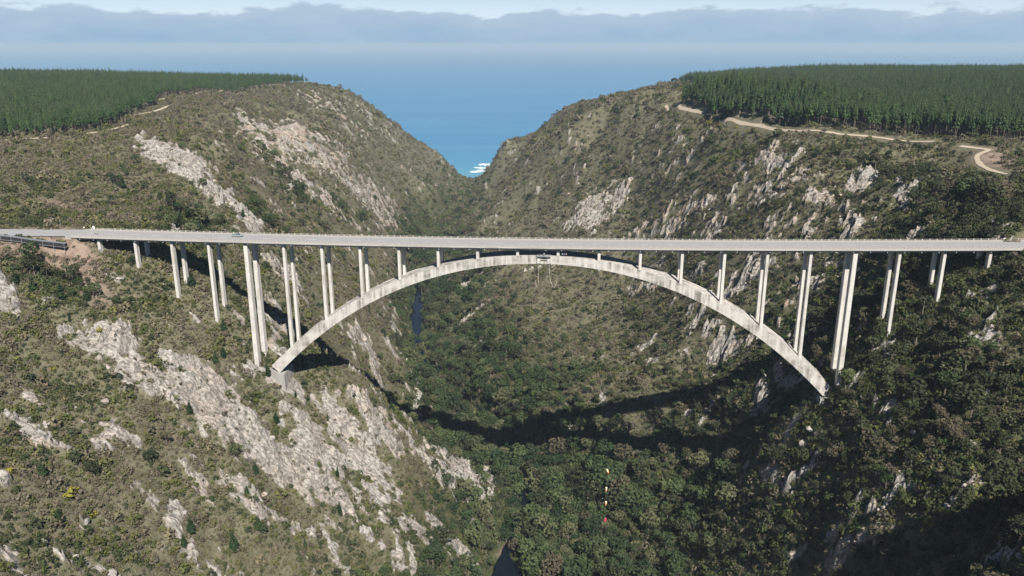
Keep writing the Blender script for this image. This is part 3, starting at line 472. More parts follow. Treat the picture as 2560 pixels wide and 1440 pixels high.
mb.grid([[(x, y, 0.0) for x in xs] for y in ys]); sea = mb.obj('sea', M['sea']); tag(sea, 'blue sea reaching to the horizon, turquoise at the gorge mouth', kind='structure')
def river_w(p):
    y = p[1]; return 3.2 + 13 * math.exp(-((y - 392) / 26) ** 2) + 11 * math.exp(-((y - 870) / 75) ** 2) + 3 * math.exp(-((y - 465) / 15) ** 2)
ribbon('river', [r for r in RIVER if 140 < r[1] < 1100], river_w, M['river'], 0.0, lambda p: p[2], label='dark narrow river winding along the gorge floor', wob=.25)
def surf_mat():
    t = NT('surf_foam'); t.col(t.mix(t.noise(t.pos((.05, .12, 1)), 1, 4), (.45, .58, .60), (.80, .84, .84))); t.set(Roughness=.9); return t.m
M['foam'] = surf_mat()
def breaker(name, cx, cy, lx, ly, seed, label):
    rows = []; n = 26
    for i in range(7):
        t = i / 6 * 2 - 1; row = []
        for j in range(n):
            s = j / (n - 1) * 2 - 1
            e = math.sqrt(max(0, 1 - s * s)) * max(.12, .8 + 1.3 * float(perlin(np.array([s * 7.]), np.array([t * 1.2 + seed]), seed)[0]))
            row.append((cx + s * lx, cy + t * ly * e + 6 * math.sin(s * 3 + seed), .25 + 1.1 * max(0, 1 - t * t) * e))
        rows.append(row)
    o = MB().grid(rows).obj(name, M['foam'], None, True); tag(o, label, 'wave', 'breakers at the gorge mouth'); return o
# ------------------------------------------------------------------ dirt tracks and approach roads
for pl in TRACKS:
    ribbon('dirt_track', pl, 3.3, M['track'], .28, label='pale sandy forestry track along the plateau edge', step=2.5, wob=.12)
def road(name, pl, zr, label):
    o = ribbon(name, pl, 15.0, M['asphalt'], 0.0, lambda p: zr, label=label, step=3.0); return o
road('road', ROAD_L, ZRL, 'grey tarred road leading onto the left end of the bridge')
road('road', ROAD_R, ZRR, 'grey tarred road leaving the right end of the bridge')

# ------------------------------------------------------------------ the bridge
br = empty('arch_bridge', (BX + HALF * NX, BY + HALF * NY, 0), -TH)
tag(br, 'long pale concrete arch bridge carrying the road over the gorge', 'bridge')
def lx(k): return (k - 10) * BAY
K0, K1 = -.66, 23.3
ks = np.linspace(K0, K1, 120)
def sweep(name, prof, mat, parent, k0=K0, k1=K1, n=120, smooth=False):
    rows = []
    for k in np.linspace(k0, k1, n): z = deck_z(k); rows.append([(lx(k), y, z + h) for y, h in prof])
    mb = MB(); mb.grid(rows, True); mb.face(list(reversed(rows[0]))); mb.face(rows[-1]); return mb.obj(name, mat, parent, smooth)
deck = sweep('deck', [(-8, 0), (-8, .56), (8, .56), (8, 0), (5.6, -.25), (5.0, -1.5), (-5.0, -1.5), (-5.6, -.25)], M['deck_concrete'], br)
sweep('road_surface', [(-6.35, .565), (-6.35, .62), (6.35, .62), (6.35, .565)], M['asphalt'], deck)
for s in (-1, 1):
    sw = sweep('walkway', sorted([(s * 6.36, .56), (s * 6.36, .80), (s * 7.45, .80), (s * 7.45, .56)], key=lambda q: 0) if s < 0 else [(7.45, .56), (7.45, .80), (6.36, .80), (6.36, .56)], M['parapet'], deck)
    pr = sweep('parapet', [(s * 7.47, .56), (s * 7.47, 1.05), (s * 7.92, 1.05), (s * 7.92, .56)], M['parapet'], br)
    sweep('rail', [(s * 7.62, 1.45), (s * 7.62, 1.57), (s * 7.80, 1.57), (s * 7.80, 1.45)], M['parapet'], pr)
    pm_ = MB().box((0, 0, .30), (.42, .42, .62)).mesh('post', M['post'])
    for i in range(int((K1 - K0) * BAY / 3.2)):
        k = K0 + .05 + i * 3.2 / BAY; o = bpy.data.objects.new('post', pm_); o.location = (lx(k), s * 7.70, deck_z(k) + 1.04); link(o, pr)
dm_ = MB().box((0, 0, 0), (4.6, .16, .012)).mesh('lane_marking', M['white'])
for i in range(38):
    k = K0 + .3 + i * 11.6 / BAY; o = bpy.data.objects.new('lane_marking', dm_); o.location = (lx(k), -.2, deck_z(k) + .630); link(o, deck)
for s in (-1, 1): sweep('edge_line', [(s * 5.5 - .06, .622), (s * 5.5 - .06, .628), (s * 5.5 + .06, .628), (s * 5.5 + .06, .622)], M['parapet'], deck)
pipe = MB().tube([(0, 0, 0), (0, 0, -1.5)], .14, 6).mesh('drain_pipe', M['white'])
for i in range(60):
    k = K0 + .2 + i * 7.3 / BAY
    if k < K1: o = bpy.data.objects.new('drain_pipe', pipe); o.location = (lx(k), -7.1, deck_z(k) + .3); link(o, br)

KC = 11.65
def arch_lo(k): d = abs(k - KC); return 200.7 - 1.116 * d ** 2 - .00289 * d ** 4
def arch_hi(k): d = abs(k - KC); return 204.7 - 1.012 * d ** 2 - .00334 * d ** 4
def make_arch():
    ka, kb = KC - 7.25, KC + 7.25; rows = []; n = 97
    for i in range(n):
        k = ka + (kb - ka) * i / (n - 1)
        # sections square to the axis
        dz = (arch_hi(k + .01) - arch_hi(k - .01)) / (.02 * BAY); a = math.atan(dz); hi = arch_hi(k)
        th = 4.1 + 1.3 * (abs(k - KC) / 7) ** 2
        ox, oz = math.sin(a) * th, -math.cos(a) * th
        b = 5.75; X = lx(k)
        rows.append([(X + ox, -b, hi + oz), (X, -b, hi - .0), (X, -b + .45, hi + .0), (X, -b + .46, hi - .22), (X, b - .46, hi - .22), (X, b - .45, hi), (X, b, hi), (X + ox, b, hi + oz)])
    mb = MB(); mb.grid(rows, True); mb.face(list(reversed(rows[0]))); mb.face(rows[-1]); return mb.obj('arch', M['arch_concrete'], br)
arch = make_arch()
def column(k, o, zt, zb, w, d):
    mb = MB(); c = .18; X = lx(k); rows = []
    for z, gx in ((zb, 1.10 if zt - zb > 25 else 1.0), (zt, 1.0)):
        a, b = w / 2 * gx, d / 2 * gx
        rows.append([(X - a + c, o - b, z), (X + a - c, o - b, z), (X + a, o - b + c, z), (X + a, o + b - c, z), (X + a - c, o + b, z), (X - a + c, o + b, z), (X - a, o + b - c, z), (X - a, o - b + c, z)])
    n = max(2, int((zt - zb) / 6)); full = []
    for i in range(n + 1):
        t = i / n; full.append([tuple(p[j] * (1 - t) + q[j] * t for j in range(3)) for p, q in zip(rows[0], rows[1])])
    mb.grid(full, True); mb.face(list(reversed(full[0]))); mb.face(full[-1]); return mb.obj('column', M['concrete'], br)
for k in range(0, 23):
    on_arch = KC - 7.0 < k < KC + 6.95 and k not in (4, 19)
    big = k in (4, 19)
    for o in (-HALF, HALF):
        wx, wy = bridge_xy(k, o); g = float(height([wx], [wy])[0]) - 4
        zt = deck_z(k) - 1.45
        zb = arch_hi(k) - .9 if on_arch else g
        if big: zb = g
        if zt - zb < .6: continue
        column(k, o, zt, zb, 2.0 if big else 1.35, 3.3 if big else 2.7 if not on_arch else 2.3)
    if k not in (0, 22): MB().box((lx(k), 0, deck_z(k) - 1.62), (1.3, 11.6, .9)).obj('crossbeam', M['concrete'], br)
# springing blocks and abutments
for ka, kb, s in ((3.82, 4.74, 1), (18.60, 19.45, -1)):
    z = 140.2; X0_, X1_ = lx(ka), lx(kb); za, zb = (z + 1.0, z - 2.0) if s > 0 else (z - 2.0, z + 1.0)
    MB().hexa([(X0_ - 1, -7.2, z - 24), (X1_ + 1, -7.2, z - 24), (X1_ + 1, 7.2, z - 24), (X0_ - 1, 7.2, z - 24), (X0_, -6.5, za), (X1_, -6.5, zb), (X1_, 6.5, zb), (X0_, 6.5, za)]).obj('springing_block', M['block_concrete'], br)
for k, s in ((K0, -1), (K1, 1)):
    X = lx(k) + s * 1.6; z = deck_z(k)
    MB().box((X, 0, z - 5.2), (3.0, 16.4, 11.6)).obj('abutment', M['deck_concrete'], br)

# bungee platform at the crown
bpf = empty('bungee_platform', (0, 0, 0)); bpf.location = br.matrix_world @ Vector((0, 0, 0)) if False else (br.location.x, br.location.y, 0); bpf.rotation_euler = (0, 0, -TH)
tag(bpf, 'small white jump platform on the crown of the arch under the deck', 'platform')
kx = lx(11.66); zc = arch_hi(11.66)
MB().box((kx, -6.3, zc - .35), (6.4, 1.3, .16)).obj('floor_panel', M['steel'], bpf)
for z, h in ((zc - 1.35, .42), (zc - 2.35, .40)): MB().box((kx - .1, -5.86, z), (2.9, .14, h)).obj('louvre', M['dark'], bpf)
for x in (-3.1, -1.6, 1.6, 3.1): MB().tube([(kx + x, -6.9, zc - 4.0), (kx + x, -6.9, zc + .9)], .06, 6).obj('post', M['steel'], bpf)
MB().box((kx, -6.9, zc + .85), (6.4, .08, .08)).obj('handrail', M['steel'], bpf)
MB().box((kx - 2.6, -5.88, zc - 2.2), (1.7, .16, 3.3)).obj('side_panel', M['concrete'], bpf)
MB().box((kx + 2.7, -5.88, zc - 2.2), (1.5, .16, 3.3)).obj('side_panel', M['concrete'], bpf)

def bw(k, o, z): x, y = bridge_xy(k, o); return (x, y, z)
def rope(name, pts, r, mat, label, cat='rope', group=None):
    # smooth through the points
    P = [Vector(p) for p in pts]; out = []
    for i in range(len(P) - 1):
        p0, p1, p2, p3 = P[max(0, i - 1)], P[i], P[i + 1], P[min(len(P) - 1, i + 2)]
        for j in range(6):
            t = j / 6; out.append(.5 * ((2 * p1) + (p2 - p0) * t + (2 * p0 - 5 * p1 + 4 * p2 - p3) * t * t + (3 * p1 - p0 - 3 * p2 + p3) * t ** 3))
    out.append(P[-1]); o = MB().tube(out, r, 5).obj(name, mat, None, True); tag(o, label, cat, group); return o
M['rope'] = plain('pale_rope', (.60, .58, .50), .8)
M['rope_dark'] = plain('dark_cable', (.045, .045, .045), .7)
rope('bungee_rope', [bw(11.54, -6.9, 200.6), bw(11.53, -6.95, 196), bw(11.52, -6.9, 190.2), bw(11.49, -6.9, 189.4), bw(11.45, -6.9, 192.6)], .07, M['rope'], 'pale bungee rope hanging straight below the arch crown with turned-up end')
rope('bungee_rope', [bw(11.79, -6.9, 200.6), bw(11.81, -6.9, 195), bw(11.85, -6.9, 191.6), bw(11.91, -6.9, 189.7), bw(11.97, -6.9, 191.2), bw(11.99, -6.9, 192.8)], .07, M['rope'], 'pale bungee rope hanging in an open loop below the arch crown')

# wind socks on a line under the right half of the arch
rope('hanging_line', [bw(13.30, -5.9, 195.5), bw(13.36, -5.9, 130), bw(13.42, -5.9, 56)], .035, M['rope_dark'], 'thin dark line hung from the arch that carries the wind socks', 'line')
rope('hanging_line', [bw(13.22, -5.9, 196), bw(13.22, -5.9, 100)], .03, M['rope_dark'], 'thin dark line hanging free just beside the wind sock line', 'line')
rope('hanging_line', [bw(10.35, -5.9, 198), bw(10.37, -5.9, 88)], .03, M['rope_dark'], 'thin dark line hanging under the left half of the arch', 'line')
M['orange'] = plain('orange_cloth', (.95, .42, .16), .7); M['pink'] = plain('pink_cloth', (.90, .07, .16), .7); M['cream'] = plain('cream_cloth', (.95, .75, .52), .7)
def sock(k, z, tilt, mats, label):
    e = empty('wind_sock', bw(k, -6.0, z)); e.rotation_euler = (tilt * .4, tilt, 0); e.scale = (.85, .85, .85)
    MB().tube([(0, 0, 0), (0, 0, -1.3)], [.62, .52], 10).obj('sleeve', mats[0], e, True)
    MB().tube([(0, 0, -1.302), (0, 0, -2.5)], [.515, .34], 10).obj('tail', mats[1], e, True)
    t = MB(); t.tube([(.66 * math.cos(a * math.pi / 6), .66 * math.sin(a * math.pi / 6), 0) for a in range(13)], .05, 5); t.obj('hoop', M['steel'], e)
    tag(e, label, 'wind sock', 'wind socks on the hanging line')
sock(13.39, 93.5, -.45, (M['cream'], M['orange']), 'orange wind sock, topmost of the four on the hanging line')
sock(13.40, 83.0, .05, (M['cream'], M['orange']), 'orange wind sock, second from the top of the hanging line')
sock(13.405, 74.8, .05, (M['cream'], M['orange']), 'orange wind sock just above the pink one')
sock(13.41, 64.8, .1, (M['pink'], M['pink']), 'pink wind sock, lowest on the hanging line')

# people on the arch beside a spandrel column
def person(loc, rz, shirt, trousers, label, lean=0.0):
    v = [(0, 0, .92), (0, 0, 1.15), (0, .0, 1.38), (0, 0, 1.50), (0, .02, 1.62), (0, .02, 1.74),
         (.09, 0, .88), (.10, .02, .48), (.11, -.02, .08), (.11, .12, .04), (-.09, 0, .88), (-.12, .05, .48), (-.13, 0, .08), (-.13, .14, .04),
         (.19, 0, 1.40), (.25, .04, 1.14), (.24, .18, .95), (.24, .24, .88), (-.19, 0, 1.40), (-.25, .03, 1.14), (-.22, .20, 1.0), (-.20, .27, .95)]
    e = [(0, 1), (1, 2), (2, 3), (3, 4), (4, 5), (0, 6), (6, 7), (7, 8), (8, 9), (0, 10), (10, 11), (11, 12), (12, 13), (2, 14), (14, 15), (15, 16), (16, 17), (2, 18), (18, 19), (19, 20), (20, 21)]
    r = [.13, .125, .14, .06, .085, .075, .09, .065, .045, .04, .09, .065, .045, .04, .065, .048, .036, .035, .065, .048, .036, .035]
    me = bpy.data.meshes.new('person'); me.from_pydata(v, e, []); o = bpy.data.objects.new('person', me); link(o)
    md = o.modifiers.new('skin', 'SKIN')
    for i, q in enumerate(me.skin_vertices[0].data): q.radius = (r[i], r[i] * (.8 if i < 3 else 1)); q.use_root = i == 0
    o.modifiers.new('sub', 'SUBSURF').levels = 1
    t = NT('clothing'); s = t.n('ShaderNodeSeparateXYZ'); t.l(t.n('ShaderNodeTexCoord').outputs['Object'], s.inputs[0])
    t.col(t.ramp(t.math('DIVIDE', s.outputs[2], 1.9), [(.0, (.03, .03, .03)), (.05, trousers), (.49, shirt), (.80, (.42, .25, .17)), (.885, (.03, .02, .015))], 'CONSTANT')); me.materials.append(t.m)
    o.location = loc; o.rotation_euler = (lean, 0, rz); tag(o, label, 'person', 'people on the arch'); return o
for (k, o_, sh, tr, lb) in ((12.105, -5.35, (.55, .56, .58), (.03, .03, .05), 'person in grey top standing on the arch closest to the white column'),
                            (12.15, -5.30, (.30, .38, .55), (.04, .04, .05), 'person in blue top standing between two others on the arch'),
                            (12.20, -5.35, (.55, .40, .36), (.05, .04, .04), 'person in reddish top standing farthest from the column on the arch'),
                            (11.66, -6.2, (.8, .8, .78), (.05, .05, .05), 'person in white top standing on the jump platform')):
    person(bw(k, o_, arch_hi(k) + (.01 if k != 11.66 else -.26)), 3.1 - TH + random.uniform(-.5, .5), sh, tr, lb)

# ------------------------------------------------------------------ pickup on the deck
M['carpaint'] = plain('grey_green_car_paint', (.33, .40, .41), .3, .35, .05); M['glass'] = plain('dark_glass', (.02, .025, .03), .1)
M['rubber'] = plain('rubber', (.02, .02, .02), .8); M['alloy'] = plain('alloy', (.55, .55, .55), .35, .7); M['lampglass'] = plain('lamp_glass', (.8, .8, .78), .2); M['redlamp'] = plain('red_lamp', (.45, .02, .02), .3)
def pickup():
    k = 3.62; x, y = bridge_xy(k, 1.9); e = empty('pickup_truck', (x, y, deck_z(k) + .62), -TH); tag(e, 'grey pickup truck with open load bed driving on the bridge deck', 'pickup truck')
    W = .9
    def prof(pts, w, name, mat, parent=e, inset=.0, y0=None):
        mb = MB(); a = [(px, -w, pz) for px, pz in pts]; b = [(px, w, pz) for px, pz in pts]
        mb.grid([a, b], True); mb.face(a); mb.face(list(reversed(b))); return mb.obj(name, mat, parent)
    body = prof([(-2.6, .45), (-1.95, .42), (1.9, .40), (2.55, .48), (2.6, .78), (2.45, 1.0), (1.25, 1.12), (.95, 1.14), (-.70, 1.14), (-.72, .98), (-2.6, .98)], W, 'body', M['carpaint'])
    prof([(1.28, 1.13), (.55, 1.72), (-.55, 1.74), (-.72, 1.13)], W * .88, 'cab', M['carpaint'])
    MB().hexa([(1.30, -.72, 1.16), (1.30, .72, 1.16), (.66, .66, 1.66), (.66, -.66, 1.66), (1.335, -.72, 1.175), (1.335, .72, 1.175), (.695, .66, 1.675), (.695, -.66, 1.675)]).obj('windscreen', M['glass'], e)
    for s in (-1, 1):
        MB().hexa([(.98, s * .80, 1.2), (-.55, s * .80, 1.2), (-.45, s * .795, 1.62), (.50, s * .795, 1.62), (.98, s * .815, 1.2), (-.55, s * .815, 1.2), (-.45, s * .81, 1.62), (.50, s * .81, 1.62)]).obj('side_window', M['glass'], e)
        MB().box((-1.65, s * .86, 1.12), (1.88, .07, .26)).obj('bed_side', M['carpaint'], e)
        MB().box((2.57, s * .62, .82), (.10, .34, .18)).obj('headlight', M['lampglass'], e)
        MB().box((-2.61, s * .78, .86), (.06, .16, .26)).obj('tail_light', M['redlamp'], e)
        MB().box((.85, s * 1.0, 1.22), (.18, .14, .14)).obj('mirror', M['dark'], e)
    MB().box((-1.65, 0, .99), (1.84, 1.62, .03)).obj('bed_floor', M['dark'], e)
    MB().box((-2.58, 0, 1.12), (.07, 1.66, .26)).obj('tailgate', M['carpaint'], e)
    MB().box((2.63, 0, .55), (.12, 1.70, .2)).obj('bumper', M['dark'], e)
    for X in (-1.6, 1.65):
        for s in (-1, 1):
            w = MB().tube([(X, s * .70, .37), (X, s * .93, .37)], .37, 16).obj('wheel', M['rubber'], e)
            MB().tube([(X, s * .931, .37), (X, s * .945, .37)], .22, 12).obj('rim', M['alloy'], w)
pickup()

# ------------------------------------------------------------------ covered walkway beside the left abutment
def walkway():
    A = [q[:2] for q in WALK]; zs = [q[2] for q in WALK]
    e = empty('covered_walkway', (A[-1][0], A[-1][1], zs[-1] - 2.3)); ox, oy, oz = e.location
    tag(e, 'covered walkway with pale roof and dark mesh sides left of the bridge', 'walkway')
    def L3(p, z, s): return (p[0] - ox + s[0], p[1] - oy + s[1], z - oz)
    roof = []; sideN = []; sideF = []; fl = []
    for p, z in zip(A, zs):
        roof.append([L3(p, z + .12, (0, -1.0)), L3(p, z + .12, (0, 1.0)), L3(p, z, (0, 1.0)), L3(p, z, (0, -1.0))])
        sideN.append([L3(p, z - .02, (0, -.93)), L3(p, z - .02, (0, -.87)), L3(p, z - 1.75, (0, -.87)), L3(p, z - 1.75, (0, -.93))])
        sideF.append([L3(p, z - .02, (0, .87)), L3(p, z - .02, (0, .93)), L3(p, z - 1.75, (0, .93)), L3(p, z - 1.75, (0, .87))])
        fl.append([L3(p, z - 1.78, (0, -1.0)), L3(p, z - 1.78, (0, 1.0)), L3(p, z - 1.98, (0, 1.0)), L3(p, z - 1.98, (0, -1.0))])
    for nm, rows, m in (('roof', roof, M['steel']), ('mesh_side', sideN, M['dark']), ('mesh_side', sideF, M['dark']), ('floor_panel', fl, M['steel'])):
        mb = MB().grid(rows, True); mb.face(list(reversed(rows[0]))); mb.face(rows[-1]); mb.obj(nm, m, e)
    X = [p[0] for p in A]
    for i in range(20):
        x = -318 + i * 5.15; y = np.interp(x, X, [p[1] for p in A]); z = float(np.interp(x, X, zs)); g = float(height([x], [y - 1])[0]) - 1
        MB().box((x - ox, y - oy - 1.03, (z + g) / 2 - oz), (.16, .12, z - g)).obj('post', M['steel'], e)
walkway()
# signs, posts and marker boards by the left approach
def sign_back():
    x, y = -276, 409.5; z = ZRL - .4; e = empty('road_sign', (x, y, z), .15); tag(e, 'large road sign on two grey posts, seen from the back, left of the road', 'road sign')
    for s in (-1.6, 1.6): MB().tube([(s, 0, 0), (s, 0, 5.2)], .11, 8).obj('post', M['steel'], e)
    MB().box((-.8, .16, 3.7), (5.2, .08, 2.9)).obj('board', plain('sign_back_green', (.10, .17, .15), .6), e)
sign_back()
def small_post(x, y, h, wpl, hpl, mat, label, name='marker_post'):
    z = float(height([x], [y])[0]); e = empty(name, (x, y, z)); tag(e, label, 'marker')
    MB().tube([(0, 0, -.3), (0, 0, h)], .07, 6).obj('post', M['steel'], e); MB().box((0, -.09, h - hpl / 2), (wpl, .06, hpl)).obj('board', mat, e)
small_post(-235, 406.0, 5.0, .35, .5, M['steel'], 'tall thin grey post behind the road left of the bridge')
small_post(-217.5, 405.2, 1.9, 1.1, 1.5, M['white'], 'white hazard board at the far left corner of the deck')
small_post(-222.5, 405.2, 1.3, .6, .6, M['white'], 'small white marker just left of the hazard board')
small_post(-229.5, 386.6, 2.6, .6, .9, M['dark'], 'small dark sign beside the near edge of the left approach')
small_post(225.5, 355.2, 1.9, 1.1, 1.5, M['white'], 'white hazard board at the far right corner of the deck')
breaker('breaking_wave', -62, 2080, 26, 24, 3, 'white breaking wave farthest out at the gorge mouth')
breaker('breaking_wave', -64, 2025, 34, 20, 5, 'white breaking wave in the middle at the gorge mouth')
breaker('breaking_wave', -72, 1965, 34, 22, 8, 'white foam of the wave nearest the shore at the gorge mouth')
# ------------------------------------------------------------------ plants: prototypes
def leaf_quads(mb, pts, nrm, size, seed, jit=.7, mi=0, aspect=.75):
    rs = np.random.default_rng(seed)
    for p, n in zip(pts, nrm):
        d = n + rs.normal(0, jit, 3); d /= np.linalg.norm(d) + 1e-9
        a = np.cross(d, rs.normal(0, 1, 3)); a /= np.linalg.norm(a) + 1e-9; b = np.cross(d, a)
        s = size * rs.uniform(.6, 1.35); a = a * s; b = b * s * aspect
        mb.face([p - a, p + b * .9 - a * .2, p + a, p - b], mi)
def lobes(seed, n, R_, Rz, lobe, zc):
    rs = np.random.default_rng(seed); out = []
    for i in range(n):
        a = 6.283 * i / n + rs.uniform(-.4, .4); q = rs.uniform(.25, .8); t = rs.uniform(-.6, .9)
        out.append((np.array([math.cos(a) * q * R_ * math.sqrt(max(.1, 1 - t * t * .7)), math.sin(a) * q * R_ * math.sqrt(max(.1, 1 - t * t * .7)), zc + t * Rz * .7]), lobe * rs.uniform(.7, 1.25)))
    return out
def on_lobes(lb, n, seed, up=.25):
    rs = np.random.default_rng(seed); P = []; Q = []
    w = np.array([r * r for _, r in lb]); w /= w.sum()
    while len(P) < n:
        c, r = lb[rs.choice(len(lb), p=w)]; d = rs.normal(0, 1, 3); d[2] += up; d /= np.linalg.norm(d)
        p = c + d * r * rs.uniform(.8, 1.05)
        if any(np.linalg.norm(p - c2) < r2 * .72 for c2, r2 in lb): continue
        P.append(p); Q.append(d)
    return P, Q
protos = bpy.data.collections.new('plant_prototypes')     # not linked to the scene: source shapes only
def proto_mesh(name, mb, mats): return mb.mesh(name, mats)
def shrub_mesh(seed, mat, n=84):
    mb = MB(); lb = lobes(seed, 4, .75, .45, .52, .42); P, Q = on_lobes(lb, n, seed); leaf_quads(mb, P, Q, .205, seed, .6); return mb.mesh('shrub', mat)
def broad_meshes(seed, mat, n=360, slim=1.0):
    mb = MB(); lb = lobes(seed, 9, .36 * slim, .30, .165 * (.6 + .4 * slim), .66); P, Q = on_lobes(lb, n, seed, .35); leaf_quads(mb, P, Q, .048, seed, .65)
    tr = MB(); rs = random.Random(seed); tr.tube([(0, 0, -.12), (.01, .0, .3), (.02, -.01, .62)], [.035, .026, .012], 6)
    for i in range(5):
        a = i * 1.26 + rs.random(); z = rs.uniform(.28, .5); tr.tube([(.01, 0, z), (math.cos(a) * .12, math.sin(a) * .12, z + .14), (math.cos(a) * .24 * slim, math.sin(a) * .24 * slim, z + .24)], [.016, .011, .005], 5)
    return mb, tr, mat
def pine_meshes(seed, mat, base=.45, rad=.115, tiers=11, per=11, slim=.9, droop=.25):
    rs = np.random.default_rng(seed); mb = MB(); ax = rs.uniform(-.01, .01, 2)
    for t in range(tiers):
        u = min(1.0, max(0.0, (t + rs.uniform(-.2, .2)) / (tiers - 1))); z = base + (1 - base) * u * .98
        prof = (1 - u) ** .75 * (.72 + .28 * min(1, u * 6)) + .05
        rr_ = rad * prof * rs.uniform(.8, 1.15)
        m = max(4, int(per * (prof + .25)))
        a0 = rs.uniform(0, 6.28)
        for i in range(m):
            a = a0 + 6.283 * i / m + rs.uniform(-.3, .3); L_ = rr_ * rs.uniform(.65, 1.2)
            d = np.array([math.cos(a), math.sin(a), 0]); s = np.array([-math.sin(a), math.cos(a), 0])
            c = np.array([ax[0] * z, ax[1] * z, z]); w = L_ * .34 + .006
            tip = c + d * L_ + np.array([0, 0, -droop * L_ + rs.uniform(-.01, .015)]); mid = c + d * L_ * .55 + np.array([0, 0, .10 * L_ + rs.uniform(0, .012)])
            mb.face([c + d * L_ * .05, mid - s * w + np.array([0, 0, -.3 * w]), tip, mid + s * w + np.array([0, 0, -.3 * w])])
            if i % 2 == 0: mb.face([mid + np.array([0, 0, .04 * L_ + .004]), mid + s * w * .8 + np.array([0, 0, -.03]), tip * .5 + mid * .5 - np.array([0, 0, .035]), mid - s * w * .8 + np.array([0, 0, -.02])])
    tr = MB(); tr.tube([(0, 0, -.06), (ax[0] * .5, ax[1] * .5, .5), (ax[0], ax[1], .97)], [.0105, .0085, .003], 6)
    for i in range(5):
        z = rs.uniform(.22, max(.3, base)); a = rs.uniform(0, 6.28); tr.tube([(ax[0] * z, ax[1] * z, z), (math.cos(a) * .04, math.sin(a) * .04, z + .01)], [.003, .001], 4)
    return mb, tr, mat
def dead_mesh(seed):
    rs = random.Random(seed); tr = MB(); tr.tube([(0, 0, -.08), (.01, .0, .5), (.0, .02, 1)], [.022, .015, .004], 6)
    br_ = MB()
    for i in range(16):
        z = rs.uniform(.3, .95); a = rs.uniform(0, 6.28); L_ = .30 * (1.1 - z) + .06; e = (math.cos(a) * L_, math.sin(a) * L_, z + rs.uniform(.03, .12)); br_.tube([(.005, .01, z), (e[0] * .5, e[1] * .5, (z + e[2]) / 2 + .02), e], [.008, .005, .002], 4)
    return br_, tr
KINDS = {}
def register(kind, variants):
    KINDS[kind] = []
    for mb, tr, mat in variants:
        cm = mb.mesh('crown', mat); tm = tr.mesh('trunk', M['bark'])
        jb = MB(); jb.v = mb.v + tr.v; n = len(mb.v); jb.f = mb.f + [tuple(i + n for i in f) for f in tr.f]; jb.m = [0] * len(mb.f) + [1] * len(tr.f)
        jm = jb.mesh(kind, [mat, M['bark']])
        KINDS[kind].append((cm, tm, jm))
register('broadleaf', [broad_meshes(s, m, 360, w) for s, m, w in ((1, M['leaf'], 1), (2, M['leaf'], .85), (3, M['leaf_dark'], 1.05), (4, M['leaf'], 1.15), (5, M['leaf_dark'], .8))])
register('plantation', [pine_meshes(s, M['plantation'], b, r, 9, 9, droop=.55) for s, b, r in ((11, .46, .125), (12, .38, .155), (13, .52, .105), (14, .42, .14))])
register('conifer', [pine_meshes(s, M['pine'], .06, .30, 12, 13, droop=.12) for s in (21, 22, 23)])
register('slender', [pine_meshes(s, M['pine'], .10, .15, 13, 10, droop=.15) for s in (31, 32, 33)])
DEAD = [(a.mesh('branches', M['dead']), b.mesh('trunk', M['dead'])) for a, b in (dead_mesh(41), dead_mesh(42))]
SHRUBS = [shrub_mesh(s, m) for s, m in ((51, M['olive']), (52, M['olive']), (53, M['brown']), (54, M['brown']), (55, M['shrub_green']), (56, M['leaf_dark']))]

def scatter(name, meshes, x, y, z, scale, idx, label, cat, tilt=.12):
    """one stuff object: instances of the given shapes on a cloud of points"""
    col = bpy.data.collections.new(name + '_shapes')
    for i, m in enumerate(meshes): col.objects.link(bpy.data.objects.new('%s_shape.%03d' % (name, i), m))
    n = len(x); me = bpy.data.meshes.new(name); me.vertices.add(n); me.vertices.foreach_set('co', np.stack([x, y, z], -1).astype(np.float32).ravel())
    rot = np.stack([rng.normal(0, tilt, n), rng.normal(0, tilt, n), rng.uniform(0, 6.283, n)], -1)
    at = me.attributes.new('rot', 'FLOAT_VECTOR', 'POINT'); at.data.foreach_set('vector', rot.astype(np.float32).ravel())
    at = me.attributes.new('scl', 'FLOAT_VECTOR', 'POINT'); at.data.foreach_set('vector', scale.astype(np.float32).ravel())
    at = me.attributes.new('pid', 'INT', 'POINT'); at.data.foreach_set('value', idx.astype(np.int32))
    o = link(bpy.data.objects.new(name, me)); tag(o, label, cat, kind='stuff')
    ng = bpy.data.node_groups.new(name, 'GeometryNodeTree'); ng.interface.new_socket('Geometry', in_out='INPUT', socket_type='NodeSocketGeometry'); ng.interface.new_socket('Geometry', in_out='OUTPUT', socket_type='NodeSocketGeometry')
    N = ng.nodes.new; gi = N('NodeGroupInput'); go = N('NodeGroupOutput'); ci = N('GeometryNodeCollectionInfo'); ci.inputs['Collection'].default_value = col; ci.inputs['Separate Children'].default_value = True; ci.inputs['Reset Children'].default_value = True
    ip = N('GeometryNodeInstanceOnPoints'); ip.inputs['Pick Instance'].default_value = True
    def named(nm, t): a = N('GeometryNodeInputNamedAttribute'); a.data_type = t; a.inputs['Name'].default_value = nm; return next(s for s in a.outputs if s.enabled and s.name == 'Attribute')
    Lk = ng.links.new
    Lk(gi.outputs[0], ip.inputs['Points']); Lk(ci.outputs[0], ip.inputs['Instance']); Lk(named('pid', 'INT'), ip.inputs['Instance Index'])
    e2r = N('FunctionNodeEulerToRotation'); Lk(named('rot', 'FLOAT_VECTOR'), e2r.inputs[0]); Lk(e2r.outputs[0], ip.inputs['Rotation']); Lk(named('scl', 'FLOAT_VECTOR'), ip.inputs['Scale'])
    Lk(ip.outputs[0], go.inputs[0]); md = o.modifiers.new('scatter', 'NODES'); md.node_group = ng
    return o
